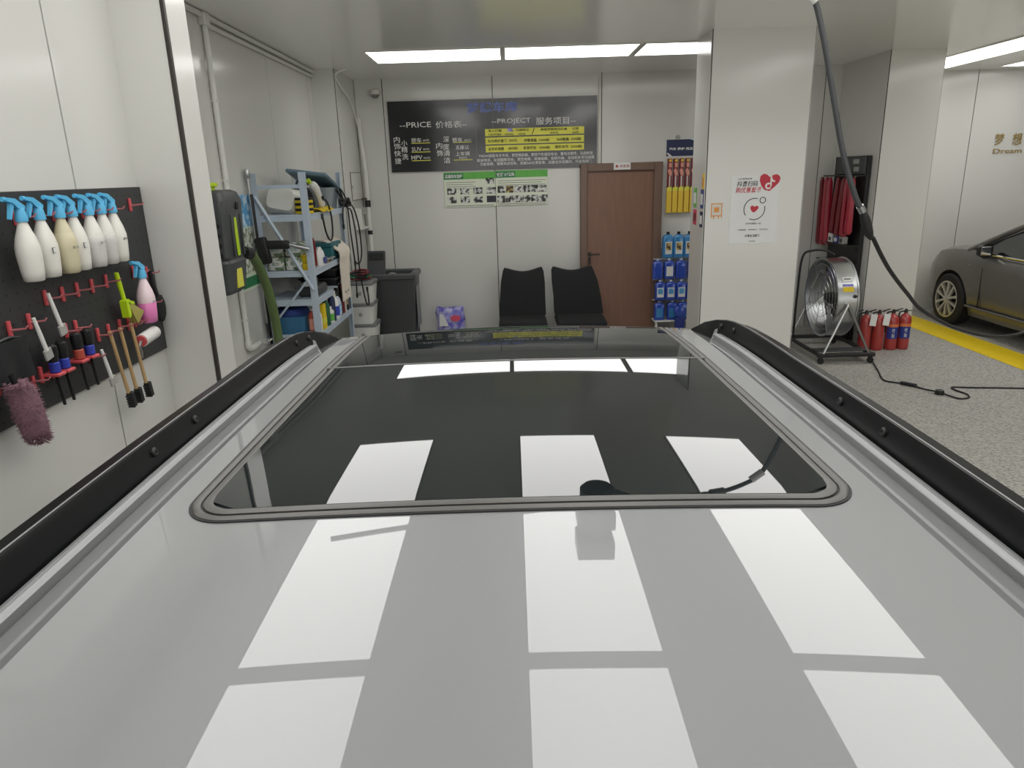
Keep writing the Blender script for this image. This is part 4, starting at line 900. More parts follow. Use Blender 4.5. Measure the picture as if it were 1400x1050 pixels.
t = thing('rag_pile', 'brown and grey rags lying flat on the middle shelf edge', 'rags', (-1.72, 6.6, Z2))
B().sheet(lambda u, v: (-1.80 + 0.12 * u, 6.44 + 0.28 * v, Z2 + 0.018 + 0.012 * math.sin(8 * u + 6 * v)), 8, 10, (0, 0, -0.012)).build('brown_rag', 'wood', t, world=True, smooth=60)
B().sheet(lambda u, v: (-1.76 + 0.10 * u, 6.50 + 0.22 * v, Z2 + 0.034 + 0.008 * math.sin(7 * u + 9 * v)), 8, 10, (0, 0, -0.010)).build('grey_rag', 'grey_soft', t, world=True, smooth=60)
t = thing('hanging_towel', 'cream towel draped over the front edge of the middle shelf', 'towel', (-1.66, 6.95, 1.32))
def towel(u, v):
    y = 6.76 + 0.42 * u; s_ = v * 0.62
    if s_ < 0.14: return (-1.80 + s_, y + 0.02 * math.sin(9 * s_), Z2 + 0.172 - 0.10 * (s_ / 0.14) ** 2 + 0.012 * math.sin(14 * u) )
    q = s_ - 0.14
    return (-1.645 + 0.010 * math.sin(16 * u) + 0.01 * math.sin(PI * min(1, q / .1)), 6.76 + 0.06 * u * 0 + (0.42 - 0.10 * min(1, q / 0.3)) * u + 0.03, Z2 + 0.072 - q)
B().sheet(towel, 24, 26, (0.010, 0, 0.004)).build('cloth', 'towel', t, world=True, smooth=60)
B().box(-1.640, -1.622, 6.88, 7.02, 0.99, 1.0, 0.002).build('stripe', 'grey_soft', t, world=True)
# short lower shelf
Z3 = 1.075
t = thing('sprayer_machine', 'small dark machine with white knob on the short shelf', 'machine', (-1.75, 6.2, Z3))
B().box(-1.86, -1.68, 6.10, 6.42, Z3, Z3 + 0.09, 0.02).build('housing', 'dark_grey', t, world=True)
B().lathe([(0.03, 0), (0.032, 0.02), (0.02, 0.035)], 14, mat=Matrix.Translation((-1.80, 6.14, Z3 + 0.09))).build('knob', 'white_plastic', t, world=True)
B().box(-1.80, -1.74, 6.25, 6.36, Z3 + 0.088, Z3 + 0.15, 0.012).build('motor', 'black', t, world=True)
for q, w in ((0, 'lower'), (1, 'upper')):
    t = thing('black_tray', 'black plastic tray below the middle shelf, %s of the two' % w, 'tray', (-1.85, 6.95, 1.075 + 0.085 * q), group='stacked black trays')
    zb = 0.082 * q
    B().loft([rring(-.16, .16, -.20, .20, .02, 0.0, 2), rring(-.17, .17, -.22, .22, .02, 0.06, 2), rring(-.185, .185, -.235, .235, .02, 0.062, 2), rring(-.185, .185, -.235, .235, .02, 0.076, 2)]).build('tray_body', 'black', t)
    B().box(-.187, .187, -.237, .237, .066, .072).build('rim', 'dark_grey', t, smooth=None)
for y in (6.73, 7.18): B().box(SX0 + 0.02, SX1 - 0.01, y - 0.01, y + 0.01, 1.060, 1.0745).build('tray_rail', 'shelf_blue', SH, world=True, smooth=None)
# lower shelf
Z4 = 0.775
t = thing('blue_crate', 'steel blue crate heaped with blue and green cloths on the lower shelf', 'crate', (-1.95, 6.15, Z4))
B().loft([rring(-2.06, -1.80, 6.0, 6.28, .03, Z4 + .001, 2), rring(-2.075, -1.785, 5.985, 6.30, .03, Z4 + .13, 2), rring(-2.075, -1.785, 5.985, 6.30, .03, Z4 + .15, 2)]).build('tub', 'crate_blue', t, world=True)
t = thing('blue_cloth', 'crumpled dark blue cloth on the steel blue crate', 'cloth', (-1.95, 6.14, Z4 + 0.15))
B().loft([bag_ring(0.0005, .13, .14), bag_ring(.03, .135, .145, .03), bag_ring(.06, .12, .13, .05), bag_ring(.075, .07, .08, .05)], mat=Matrix.Translation((-1.93, 6.14, Z4 + 0.15))).build('cloth', 'cloth_blue', t, world=True, smooth=60)
t = thing('green_cloth', 'dark green cloth topping the blue cloth in the crate', 'cloth', (-1.95, 6.14, Z4 + 0.225))
B().loft([bag_ring(0.0005, .07, .08), bag_ring(.02, .11, .12, .05), bag_ring(.045, .09, .10, .08), bag_ring(.065, .03, .04, .05)], mat=Matrix.Translation((-1.92, 6.15, Z4 + 0.225))).build('cloth', 'cloth_green', t, world=True, smooth=60)
def bottle(name, label, loc, r_, h, m, cap, cat='bottle', lab=None, neck=0.4, n=14, group=None):
    t = thing(name, label, cat, loc, group=group)
    B().lathe([(r_ * 0.9, 0), (r_, 0.006), (r_, h * 0.68), (r_ * 0.9, h * 0.76), (r_ * neck, h * 0.86), (r_ * neck, h * 0.90)], n).build('body', m, t, smooth=50)
    B().lathe([(r_ * neck * 1.25, h * 0.89), (r_ * neck * 1.25, h * 0.985), (r_ * neck * 1.0, h)], n).build('cap', cap, t, smooth=50)
    if lab: B().lathe([(r_ * 1.012, h * 0.15), (r_ * 1.012, h * 0.58)], n).build('label_band', lab, t, smooth=50)
    return t
bottle('orange_bottle', 'orange bottle beside the blue crate on the lower shelf', (-1.735, 6.04, Z4), 0.04, 0.22, 'rust_red', 'white_plastic', lab='salmon')
bottle('white_tube', 'slim white tube leaning near the front shelf post', (-1.69, 6.08, Z4), 0.022, 0.20, 'white_plastic', 'green_dark')
t = thing('yellow_box', 'narrow bright yellow carton on the lower shelf behind the post', 'box', (-1.70, 6.22, Z4))
B().box(-1.745, -1.675, 6.17, 6.26, Z4, Z4 + 0.22, 0.003).build('carton', 'yellow', t, world=True)
B().box(-1.7455, -1.6745, 6.169, 6.261, Z4 + 0.05, Z4 + 0.10).build('printed_band', 'strip_yellow', t, world=True, smooth=None)
bottle('green_bottle', 'dark green bottle beside the yellow carton', (-1.71, 6.36, Z4), 0.042, 0.26, 'cloth_green', 'black')
bottle('white_jar', 'short white jar with green band on the lower shelf front', (-1.695, 6.47, Z4), 0.035, 0.15, 'white_plastic', 'label_white', lab='green')
bottle('navy_bottle', 'tall navy bottle on the lower shelf', (-1.70, 6.565, Z4), 0.034, 0.28, 'navy', 'black')
def trigger_bottle(label, loc, m, head, lab):
    t = thing('trigger_bottle', label, 'bottle', loc)
    B().lathe([(0.036, 0), (0.040, 0.006), (0.040, 0.13), (0.032, 0.17), (0.015, 0.20)], 16).build('body', m, t, smooth=50)
    B().lathe([(0.0408, 0.03), (0.0408, 0.12)], 16).build('label_band', lab, t, smooth=50)
    B().lathe([(0.017, 0.195), (0.017, 0.225), (0.012, 0.235)], 12).build('collar', head, t)
    h = B().prism([(0.016, 0.232), (0.016, 0.262), (-0.05, 0.268), (-0.054, 0.252), (-0.012, 0.24)], -0.010, 0.010, 'x').build('spray_head', head, t)
    B().prism([(-0.026, 0.255), (-0.042, 0.254), (-0.046, 0.225), (-0.036, 0.205), (-0.032, 0.225)], -0.006, 0.006, 'x').build('trigger', head, h)
trigger_bottle('white and blue trigger bottle on the lower shelf', (-1.70, 6.68, Z4), 'label_white', 'white_plastic', 'blue')
trigger_bottle('clear trigger bottle with blue label right beside the white one', (-1.70, 6.775, Z4), 'clear_cap', 'black', 'poster_blue')
trigger_bottle('white trigger bottle with red label, behind on the lower shelf', (-1.81, 6.55, Z4), 'label_white', 'label_white', 'pinkred')
bottle('black_can', 'tall black spray can on the lower shelf', (-1.71, 6.87, Z4), 0.036, 0.33, 'black', 'white_plastic', neck=0.55)
bottle('maroon_can', 'slim maroon spray can on the lower shelf', (-1.70, 6.955, Z4), 0.030, 0.33, 'maroon', 'label_white', neck=0.7)
bottle('pale_can', 'slim cream spray can at the right on the lower shelf', (-1.70, 7.03, Z4), 0.028, 0.30, 'offwhite', 'rust_red', neck=0.7)
t = thing('tool_brush', 'wooden handled brush standing at the far end of the lower shelf', 'brush', (-1.69, 7.12, Z4))
B().cyl((-1.69, 7.12, Z4 + 0.05), (-1.70, 7.11, Z4 + 0.29), 0.014, 0.012).build('handle', 'wood', t, world=True)
B().lathe([(0.020, 0), (0.024, 0.02), (0.020, 0.055)], 12, mat=Matrix.Translation((-1.69, 7.12, Z4))).build('bristles', 'black', t, world=True)
t = thing('floor_bucket', 'dark bucket on the bottom shelf', 'bucket', (-1.85, 6.9, 0.20))
B().lathe([(0.12, 0.0), (0.15, 0.26), (0.16, 0.26), (0.16, 0.275), (0.145, 0.275), (0.115, 0.01)], 20, mat=None).build('pail', 'dark_grey', t)

# ------------------------------------------------------------------ right column: posters, stickers, switch
t = thing('promo_poster', 'white poster with red heart and black ring on the right column', 'poster', (2.22, 6.70, 1.36))
FY = 6.70
B().box(2.005, 2.445, FY - 0.004, FY, 1.365, 1.97).build('sheet', 'poster_white', t, world=True, smooth=None)
PY = FY - 0.0045
hp = [(0.0, -0.075), (0.05, -0.035), (0.085, 0.0), (0.095, 0.035), (0.085, 0.06), (0.055, 0.072), (0.025, 0.064), (0.0, 0.048), (-0.03, 0.072), (-0.06, 0.078), (-0.088, 0.058), (-0.092, 0.02), (-0.075, -0.025), (-0.045, -0.062)]
h = B().prism([(2.352 + x, 1.905 + z) for x, z in hp], PY - 0.001, PY).build('heart', 'heart_red', t, world=True, smooth=None)
def ring_mb(b, cx, cz, r0, r1, a0, a1, y, n=20, th=0.001):
    for k in range(n):
        t0 = a0 + (a1 - a0) * k / n; t1 = a0 + (a1 - a0) * (k + 1) / n
        b.prism([(cx + r0 * math.cos(t0), cz + r0 * math.sin(t0)), (cx + r1 * math.cos(t0), cz + r1 * math.sin(t0)), (cx + r1 * math.cos(t1), cz + r1 * math.sin(t1)), (cx + r0 * math.cos(t1), cz + r0 * math.sin(t1))], y - th, y)
    return b
nb = B(); ring_mb(nb, 2.342, 1.875, 0.014, 0.030, R(60), R(330), PY - 0.001)
nb.prism([(2.357, 1.872), (2.371, 1.872), (2.371, 1.958), (2.357, 1.958)], PY - 0.002, PY - 0.001)
nb.prism([(2.371, 1.958), (2.373, 1.940), (2.385, 1.926), (2.40, 1.922), (2.40, 1.908), (2.384, 1.910), (2.371, 1.916)], PY - 0.002, PY - 0.001)
nb.build('note_mark', 'label_white', h, world=True, smooth=None, kind='stuff')
B().text('抖音扫码', 2.055, 2.245, 1.900, 0.050, XF_BACK(0, PY, 0), 0.012, 0.001, 0.2).build('title', 'letter_black', t, world=True, smooth=None, flat=True)
B().text('购优惠套餐', 2.045, 2.28, 1.845, 0.050, XF_BACK(0, PY, 0), 0.012, 0.001, 0.2).build('red_title', 'heart_red', t, world=True, smooth=None, flat=True)
rg = B(); ring_mb(rg, 2.228, 1.675, 0.092, 0.099, R(75), R(215), PY, 24); ring_mb(rg, 2.228, 1.675, 0.092, 0.099, R(245), R(375), PY, 24); ring_mb(rg, 2.300, 1.752, 0.022, 0.029, 0, 2 * PI, PY, 18)
rg.build('ring', 'letter_black', t, world=True, smooth=None, kind='stuff')
B().prism([(2.228 + 0.40 * x, 1.675 + 0.40 * z) for x, z in hp], PY - 0.001, PY).build('small_heart', 'heart_red', t, world=True, smooth=None)
tl = B()
tl.text('打开抖音扫一扫', 2.155, 2.295, 1.545, 0.018, XF_BACK(0, PY, 0), 0.01, 0.001); tl.text('优惠套餐　精洗抛光　内饰清洁', 2.085, 2.365, 1.490, 0.013, XF_BACK(0, PY, 0), 0.0, 0.001)
tl.text('抖音生活服务', 2.155, 2.295, 1.435, 0.024, XF_BACK(0, PY, 0), 0.015, 0.001); tl.text('本地商家', 2.195, 2.255, 1.385, 0.012, XF_BACK(0, PY, 0), 0.0, 0.001); tl.text('上抖音领优惠', 2.06, 2.19, 1.944, 0.014, XF_BACK(0, PY, 0), 0.01, 0.001)
tl.build('small_print', 'letter_black', t, world=True, smooth=None, flat=True, kind='stuff')
t = thing('badge_sticker', 'small orange outlined badge sticker left of the heart poster', 'sticker', (1.883, 6.70, 1.6))
ob = B()
for a in ((1.832, 1.84, 1.605, 1.735), (1.926, 1.934, 1.605, 1.735), (1.84, 1.926, 1.727, 1.735), (1.84, 1.926, 1.62, 1.628)): ob.box(a[0], a[1], FY - 0.003, FY + 0.001, a[2], a[3])
ob.box(1.855, 1.865, FY - 0.003, FY + 0.001, 1.598, 1.62).box(1.900, 1.910, FY - 0.003, FY + 0.001, 1.598, 1.62)
B().box(1.830, 1.936, FY - 0.002, FY + 0.001, 1.603, 1.737).build('sheet', 'offwhite', t, world=True, smooth=None)
ob.build('outline', 'orange', t, world=True, smooth=None, kind='stuff')
B().box(1.86, 1.906, FY - 0.003, FY + 0.001, 1.655, 1.70).build('centre_mark', 'orange', t, world=True, smooth=None)
def col_sticker(y0, y1, z0, z1, m, label, band='label_white'):
    t = thing('column_sticker', label, 'sticker', (1.768, (y0 + y1) / 2, z0))
    B().box(1.764, 1.769, y0, y1, z0, z1).build('sheet', m, t, world=True, smooth=None)
    B().box(1.763, 1.7645, y0 + 0.01, y1 - 0.01, z0 + 0.2 * (z1 - z0), z0 + 0.75 * (z1 - z0)).build('print', band, t, world=True, smooth=None)
col_sticker(6.73, 6.80, 1.86, 2.00, 'amber', 'amber sticker high on the narrow left face of the right column', 'orange')
col_sticker(6.73, 6.83, 1.69, 1.86, 'label_blue', 'dark blue sticker on the left face of the right column')
col_sticker(6.98, 7.08, 1.69, 1.87, 'green', 'green sticker on the left face of the right column')
col_sticker(6.73, 6.83, 1.52, 1.66, 'navy', 'navy sticker lowest near the front edge of the right column')
col_sticker(6.96, 7.08, 1.53, 1.67, 'pinkred', 'red sticker lowest at the back of the right column', 'maroon')
def switch(x, y, z, label, face='r'):
    t = thing('wall_switch', label, 'switch', (x, y, z))
    B().box(0, 0.012, -0.04, 0.04, -0.04, 0.04, 0.004).build('plate', 'white_plastic', t)
    B().box(0.011, 0.015, -0.02, 0.02, -0.03, 0.03, 0.002).build('rocker', 'offwhite', t)
switch(2.672, 6.78, 1.50, 'white switch plate on the right face of the heart poster column')
switch(4.648, 8.25, 1.62, 'white switch plate on the right face of the column behind the extinguishers')

# ------------------------------------------------------------------ product card of red and yellow packets
t = thing('product_card', 'dark hanging display card above the red and yellow packets beside the door', 'display', (2.1, 9.27, 2.2))
B().box(1.945, 2.42, 9.262, 9.271, 1.505, 2.405).build('backing', 'offwhite', t, world=True, smooth=None)
B().box(1.945, 2.42, 9.258, 9.263, 2.20, 2.395).build('header', 'navy', t, world=True, smooth=None)
B().prism([(2.22, 2.395), (2.42, 2.395), (2.42, 2.34)], 9.2565, 9.258).build('light_corner', 'poster_blue', t, world=True, smooth=None)
B().prism([(1.945, 2.24), (1.965, 2.24), (2.015, 2.20), (1.975, 2.20)], 9.2565, 9.258).build('stripe', 'label_white', t, world=True, smooth=None)
B().text('汽车 养护 用品', 1.975, 2.27, 2.285, 0.034, XF_BACK(0, 9.258, 0), 0.03, 0.001).build('lettering', 'letter_white', t, world=True, smooth=None, flat=True)
B().cyl((2.08, 9.272, 2.42), (2.08, 9.255, 2.42), 0.03, 0.03, 14).build('hook_disc', 'grey_soft', t, world=True)
B().box(2.06, 2.10, 9.256, 9.262, 2.385, 2.42).build('hang_tab', 'navy', t, world=True, smooth=None)
words = ['nearest the door', 'second from the door', 'third from the door', 'fourth from the door', 'half hidden by the column', 'behind the column edge']
for k in range(6):
    x = 1.985 + 0.073 * k
    q = thing('wax_packet', 'red upper and yellow lower boxed packet on the card, ' + words[k], 'packet', (x, 9.262, 1.512), group='red and yellow packets on the display card')
    B().box(-0.031, 0.031, -0.050, 0.0, 0.005, 0.275, 0.004).build('yellow_carton', 'amber', q)
    B().prism([(-0.030, 0.275), (0.031, 0.275), (0.031, 0.315), (0.0, 0.330), (-0.030, 0.305)], -0.047, -0.003).build('carton_flap', 'strip_yellow', q, smooth=None)
    rb = B().loft([[(-0.027, -0.04, 0.31), (0.027, -0.04, 0.31), (0.027, -0.003, 0.31), (-0.027, -0.003, 0.31)], [(-0.026, -0.036, 0.66), (0.026, -0.036, 0.66), (0.026, -0.003, 0.66), (-0.026, -0.003, 0.66)]]).build('red_sleeve', 'maroon', q, smooth=None)
    B().prism([(-0.026, 0.52), (0.0, 0.545), (0.026, 0.50), (0.026, 0.455), (-0.005, 0.455)], -0.044, -0.036).build('pink_flap', 'salmon', rb, smooth=None)
    B().box(-0.006, 0.010, -0.043, -0.037, 0.33, 0.45).build('white_stripe', 'offwhite', rb, smooth=None)
    B().box(-0.010, 0.022, -0.043, -0.036, 0.555, 0.61).build('pale_label', 'salmon', rb, smooth=None)
    B().box(-0.010, 0.022, -0.043, -0.036, 0.622, 0.65).build('gold_label', 'amber', rb, smooth=None)

# ------------------------------------------------------------------ blue fluid bottles piled beside the door
def jug(label, loc, m, w=0.12, h=0.25, cap='clear_cap', lab='label_white', lie=False, rz=0.0, art=None):
    t = thing('fluid_bottle', label, 'bottle', loc, rz, 'blue fluid bottles beside the door')
    d = 0.085
    X = Matrix.Identity(4)
    if lie: X = Matrix.Translation((0, -0.10, w / 2 + 0.002)) @ Matrix.Rotation(R(88), 4, 'X')
    rr = lambda s_, z, r_=0.02: rring(-w / 2 * s_, w / 2 * s_, -d / 2 * s_, d / 2 * s_, r_ * s_, z, 3)
    if lie: rr = lambda s_, z, r_=0.03: rring(-w / 2 * s_, w / 2 * s_, -w / 2 * s_, w / 2 * s_, w * 0.45 * s_, z - 0.1, 3)
    B().loft([rr(0.92, 0), rr(1, 0.012), rr(1, h * 0.35), rr(0.95, h * 0.40), rr(1, h * 0.45), rr(1, h * 0.76), rr(0.8, h * 0.85), rr(0.3, h * 0.90), rr(0.28, h * 0.92)], mat=X).build('body', m, t, smooth=40)
    zc = -0.1 if lie else 0.0
    B().lathe([(0.020, h * 0.90 + zc), (0.021, h * 0.985 + zc), (0.016, h + zc)], 14, mat=X).build('cap', cap, t)
    if not lie:
        s_ = B().box(-w * 0.32, w * 0.32, -d / 2 - 0.003, -d / 2 + 0.002, h * 0.14, h * 0.62, 0.001).build('front_label', lab, t, smooth=None)
        if art:
            B().box(-w * 0.24, w * 0.24, -d / 2 - 0.0042, -d / 2 - 0.002, h * 0.30, h * 0.58).build('label_picture', art, s_, smooth=None)
jx = [1.90, 2.035, 2.17, 2.305]
tw = ['left', 'middle', 'right', 'far right, half behind the column']
Y0 = 9.10
# a low white stand carries the pile
st = thing('bottle_stand', 'narrow white stand under the pile of blue fluid bottles', 'stand', (2.08, 9.10, 0))
B().box(1.80, 2.40, 8.99, 9.24, 0.16, 0.18, 0.003).build('top', 'white_plastic', st, world=True)
for x in (1.83, 2.37):
    for y in (9.02, 9.21): B().box(x - 0.015, x + 0.015, y - 0.015, y + 0.015, 0, 0.16).build('leg', 'white_plastic', st, world=True, smooth=None)
for k in range(3):
    B().box(1.80, 2.40, 9.16, 9.24, 0.18 + 0.262 * k + 0.235, 0.18 + 0.262 * k + 0.247, 0.002).build('shelf_strip', 'clear_cap', st, world=True)
for k in range(4):
    jug('blue jug in the lowest row of the pile, ' + tw[k], (jx[k] - 0.03 * (k == 0), 9.06, 0.181), 'fluid_blue', 0.132, 0.252, lab='fluid_sky')
for k in range(4):
    jug('blue bottle with white label in the second row, ' + tw[k], (jx[k] - 0.03, 9.045, 0.445), 'fluid_blue', 0.132, 0.255, lab='label_white', art='poster_blue')
for k in range(4):
    jug('blue bottle in the third row of the pile, ' + tw[k], (jx[k] - 0.065 + 0.012 * k, 9.06, 0.71), 'fluid_blue', 0.132, 0.256, lab='fluid_blue' if k % 2 == 0 else 'label_white')
for k in range(3):
    jug('bright sky blue bottle with picture label in the top row, ' + ['left', 'middle', 'right'][k], (1.965 + 0.135 * k, 9.11, 0.972), 'fluid_sky', 0.132, 0.32, 'black', 'label_white', rz=R(6 * (1 - k)), art='photo_gold')
t = thing('round_jug', 'large blue bottle lying with its round base toward us in the lowest row', 'bottle', (2.12, 8.93, 0.0))
B().lathe([(0.001, 0.0), (0.060, 0.0), (0.075, 0.008), (0.078, 0.02), (0.078, 0.06), (0.05, 0.075)], 24, mat=Matrix.Translation((0, 0, 0.30)) @ Matrix.Rotation(-PI / 2, 4, 'X')).build('body', 'fluid_blue', t)
B().box(-0.06, 0.06, -0.0, 0.06, 0.0, 0.225, 0.004).build('support_carton', 'label_blue', t)

# ------------------------------------------------------------------ towel and pouch rack in the right recess
t = thing('display_rack', 'black display rack with header board in the recess behind the drum fan', 'rack', (3.96, 8.75, 0))
B().box(3.995, 4.04, 8.30, 9.12, 0.02, 2.13, 0.004).build('back_panel', 'black', t, world=True)
B().box(3.97, 3.995, 8.32, 9.02, 1.93, 2.12, 0.003).build('header', 'dark_grey', t, world=True)

for y, z, w in ((8.50, 1.985, 0.12), (8.72, 1.985, 0.10), (8.52, 2.07, 0.14)): B().box(3.966, 3.971, y - w / 2, y + w / 2, z - 0.025, z + 0.025).build('header_picture', 'grey_soft', t, world=True, smooth=None)
for z in (1.92, 1.14, 0.92): B().box(3.86, 3.995, 8.30, 9.12, z - 0.012, z, 0.002).build('shelf', 'black', t, world=True)
B().box(3.83, 3.995, 8.32, 9.1, 0.05, 0.80, 0.01).build('lower_cabinet', 'black', t, world=True)
for k, (y, m, z0, wd) in enumerate(((9.16, 'maroon', 1.08, 0.09), (9.05, 'red_bag', 1.08, 0.10), (8.93, 'red_bag', 1.10, 0.11), (8.80, 'maroon', 1.24, 0.10), (8.66, 'maroon', 1.22, 0.10), (8.52, 'red_bag', 1.22, 0.09), (8.41, 'red_bag', 1.26, 0.08))):
    lb_ = ['maroon hanging pouch at the left end of the display rack', 'long red hanging pouch, second from the left', 'long red hanging pouch, third from the left', 'shorter maroon pouch left of the hanging hose', 'shorter maroon pouch behind the hanging hose', 'bright red pouch just right of the hanging hose', 'bright red pouch at the right end of the rack'][k]
    p = thing('hanging_pouch', lb_, 'pouch', (3.90, y, z0), group='red pouches on the display rack')
    top = 1.90
    B().loft([[(x_, yy, z_) for x_, yy in ((-0.03 * f, -wd / 2 * g), (-0.045 * f, 0), (-0.03 * f, wd / 2 * g), (0.03 * f, wd / 2 * g), (0.045 * f, 0), (0.03 * f, -wd / 2 * g))] for z_, f, g in ((0, .5, .9), (0.03, 1, 1), ((top - z0) * 0.5, 0.8, .92), (top - z0 - 0.06, .5, .8), (top - z0, .15, .55))]).build('pouch_body', m, p, smooth=25)
    p.rotation_euler = (R((-5, -4, -6, 2, 3, -2, 1)[k]), 0, 0)
    B().tube([(0, 0, top - z0 - 0.01), (0.03, 0, top - z0 + 0.012)], 0.006, 6).build('loop', 'white_plastic', p)
for k, (y, m, w) in enumerate(((8.82, 'label_white', 'white'), (8.66, 'label_blue', 'blue'), (8.52, 'grey_soft', 'grey'))):
    p = thing('small_packet', w + ' packet standing on the middle shelf of the display rack', 'packet', (3.91, y, 1.1402))
    B().box(-0.03, 0.03, -0.055, 0.055, 0, 0.085 + 0.02 * (k == 0), 0.004).build('carton', m, p)
    B().box(-0.0315, -0.029, -0.035, 0.035, 0.02, 0.06).build('front_print', 'dark_grey' if m != 'label_blue' else 'label_white', p, smooth=None)

# ------------------------------------------------------------------ drum fan
t = thing('drum_fan', 'large galvanised drum fan on a wheeled black frame in the right recess', 'fan', (3.5, 7.8, 0))
FC = (3.40, 7.80, 0.645); FR = 0.425; FW = 0.21
TF = Matrix.Translation(FC) @ Matrix.Rotation(PI / 2, 4, 'Y')      # local z -> +x
N_ = 48
B().loft([[(r_ * math.cos(2 * PI * k / N_), r_ * math.sin(2 * PI * k / N_), z) for k in range(N_)] for r_, z in ((FR - 0.012, 0.0), (FR + 0.008, -0.006), (FR + 0.008, 0.006), (FR, 0.012), (FR, FW - 0.012), (FR + 0.008, FW - 0.006), (FR + 0.008, FW + 0.006), (FR - 0.012, FW), (FR - 0.012, 0.0))], False, TF).build('drum', 'galvanized', t, world=True, smooth=40)
def guard(z, name):
    g = B()
    for r_ in (0.08, 0.15, 0.22, 0.29, 0.36, 0.41): g.tube([(r_ * math.cos(2 * PI * k / 36), r_ * math.sin(2 * PI * k / 36), z) for k in range(37)], 0.0025, 5, TF)
    for k in range(8):
        a = 2 * PI * k / 8 + 0.2; g.tube([(0.05 * math.cos(a), 0.05 * math.sin(a), z), (0.415 * math.cos(a), 0.415 * math.sin(a), z)], 0.003, 5, TF)
    return g.build(name, 'steel', t, world=True, kind='stuff')
guard(-0.004, 'front_guard'); guard(FW + 0.002, 'rear_guard')
B().lathe([(0.055, 0.05), (0.06, 0.055), (0.06, 0.085), (0.03, 0.095)], 20, mat=TF).build('hub', 'black', t, world=True)
B().lathe([(0.075, 0.10), (0.08, 0.11), (0.08, 0.20), (0.04, 0.21)], 20, mat=TF).build('motor', 'dark_grey', t, world=True)
for k in range(3):
    a0 = 2 * PI * k / 3 + R(100)
    def blade(u, v, a0=a0):
        r_ = 0.06 + 0.33 * v; a = a0 + (u - 0.5) * (0.9 + 0.35 * math.sin(PI * v)); return tuple(TF @ Vector((r_ * math.cos(a), r_ * math.sin(a), 0.07 + (u - 0.5) * 0.10 * (1 - 0.3 * v))))
    B().sheet(blade, 8, 8, (0.004, 0, 0)).build('blade', 'galvanized', t, world=True, smooth=60)
for k in range(2):
    a = PI * k; B().box(-0.42, 0.42, -0.012, 0.012, 0.19, 0.205, 0, TF @ Matrix.Rotation(R(35) + a / 2, 4, 'Z')).build('motor_strut', 'dark_grey', t, world=True, smooth=None)

def drum_plate(name, m, a, da, x0, x1):
    b = B(); n = 4
    b.sheet(lambda u, v: (x0 + (x1 - x0) * u, FC[1] - (FR + 0.0015) * math.cos(a + da * (v - .5)), FC[2] + (FR + 0.0015) * math.sin(a + da * (v - .5))), 1, n, (0, -0.0015, 0.0005))
    return b.build(name, m, t, world=True, smooth=None)
drum_plate('rating_plate', 'label_white', R(34), 0.14, 3.45, 3.56); drum_plate('purple_plate', 'purple', R(25.5), 0.06, 3.45, 3.56); drum_plate('warning_label', 'yellow', R(19.5), 0.12, 3.45, 3.56)
drum_plate('plate_text', 'dark_grey', R(35), 0.03, 3.468, 3.54)
B().cyl((3.57, 7.80 - FR - 0.012, FC[2] + 0.07), (3.57, 7.80 - FR + 0.01, FC[2] + 0.07), 0.018).build('knob', 'black', t, world=True)
for y, s_ in ((7.345, -1), (8.255, 1)):
    B().tube([(3.28, y, 0.10), (3.50, y + s_ * -0.005, FC[2] - 0.01)], 0.014, 8).build('leg', 'steel', t, world=True)
    B().tube([(3.77, y, 0.10), (3.50, y + s_ * -0.005, FC[2] - 0.01)], 0.014, 8).build('leg', 'steel', t, world=True)
    B().cyl((3.50, y, FC[2] - 0.01), (3.50, y - s_ * 0.04, FC[2] - 0.01), 0.022).build('pivot', 'steel', t, world=True)
    B().box(3.22, 3.83, y - 0.025, y + 0.025, 0.075, 0.115, 0.005).build('base_rail', 'black', t, world=True)
    for x in (3.26, 3.79):
        c_ = B().box(x - 0.02, x + 0.02, y - 0.015, y + 0.015, 0.05, 0.076, 0.003).build('caster_fork', 'black', t, world=True)
        B().cyl((x, y - 0.014, 0.032), (x, y + 0.014, 0.032), 0.032, n=16).build('caster_wheel', 'tyre', c_, world=True)
for x in (3.245, 3.805): B().box(x - 0.02, x + 0.02, 7.37, 8.23, 0.08, 0.11, 0.004).build('cross_rail', 'black', t, world=True)
B().box(3.24, 3.80, 7.42, 7.56, 0.112, 0.125, 0.003).build('foot_plate', 'dark_grey', t, world=True)
B().tube(cr([(3.30, 8.235, 0.11), (3.305, 8.23, 0.60), (3.32, 8.21, 1.03), (3.40, 8.15, 1.115), (3.52, 8.05, 1.12), (3.58, 7.95, 1.08)], 6), 0.013, 8).build('push_handle', 'black', t, world=True)

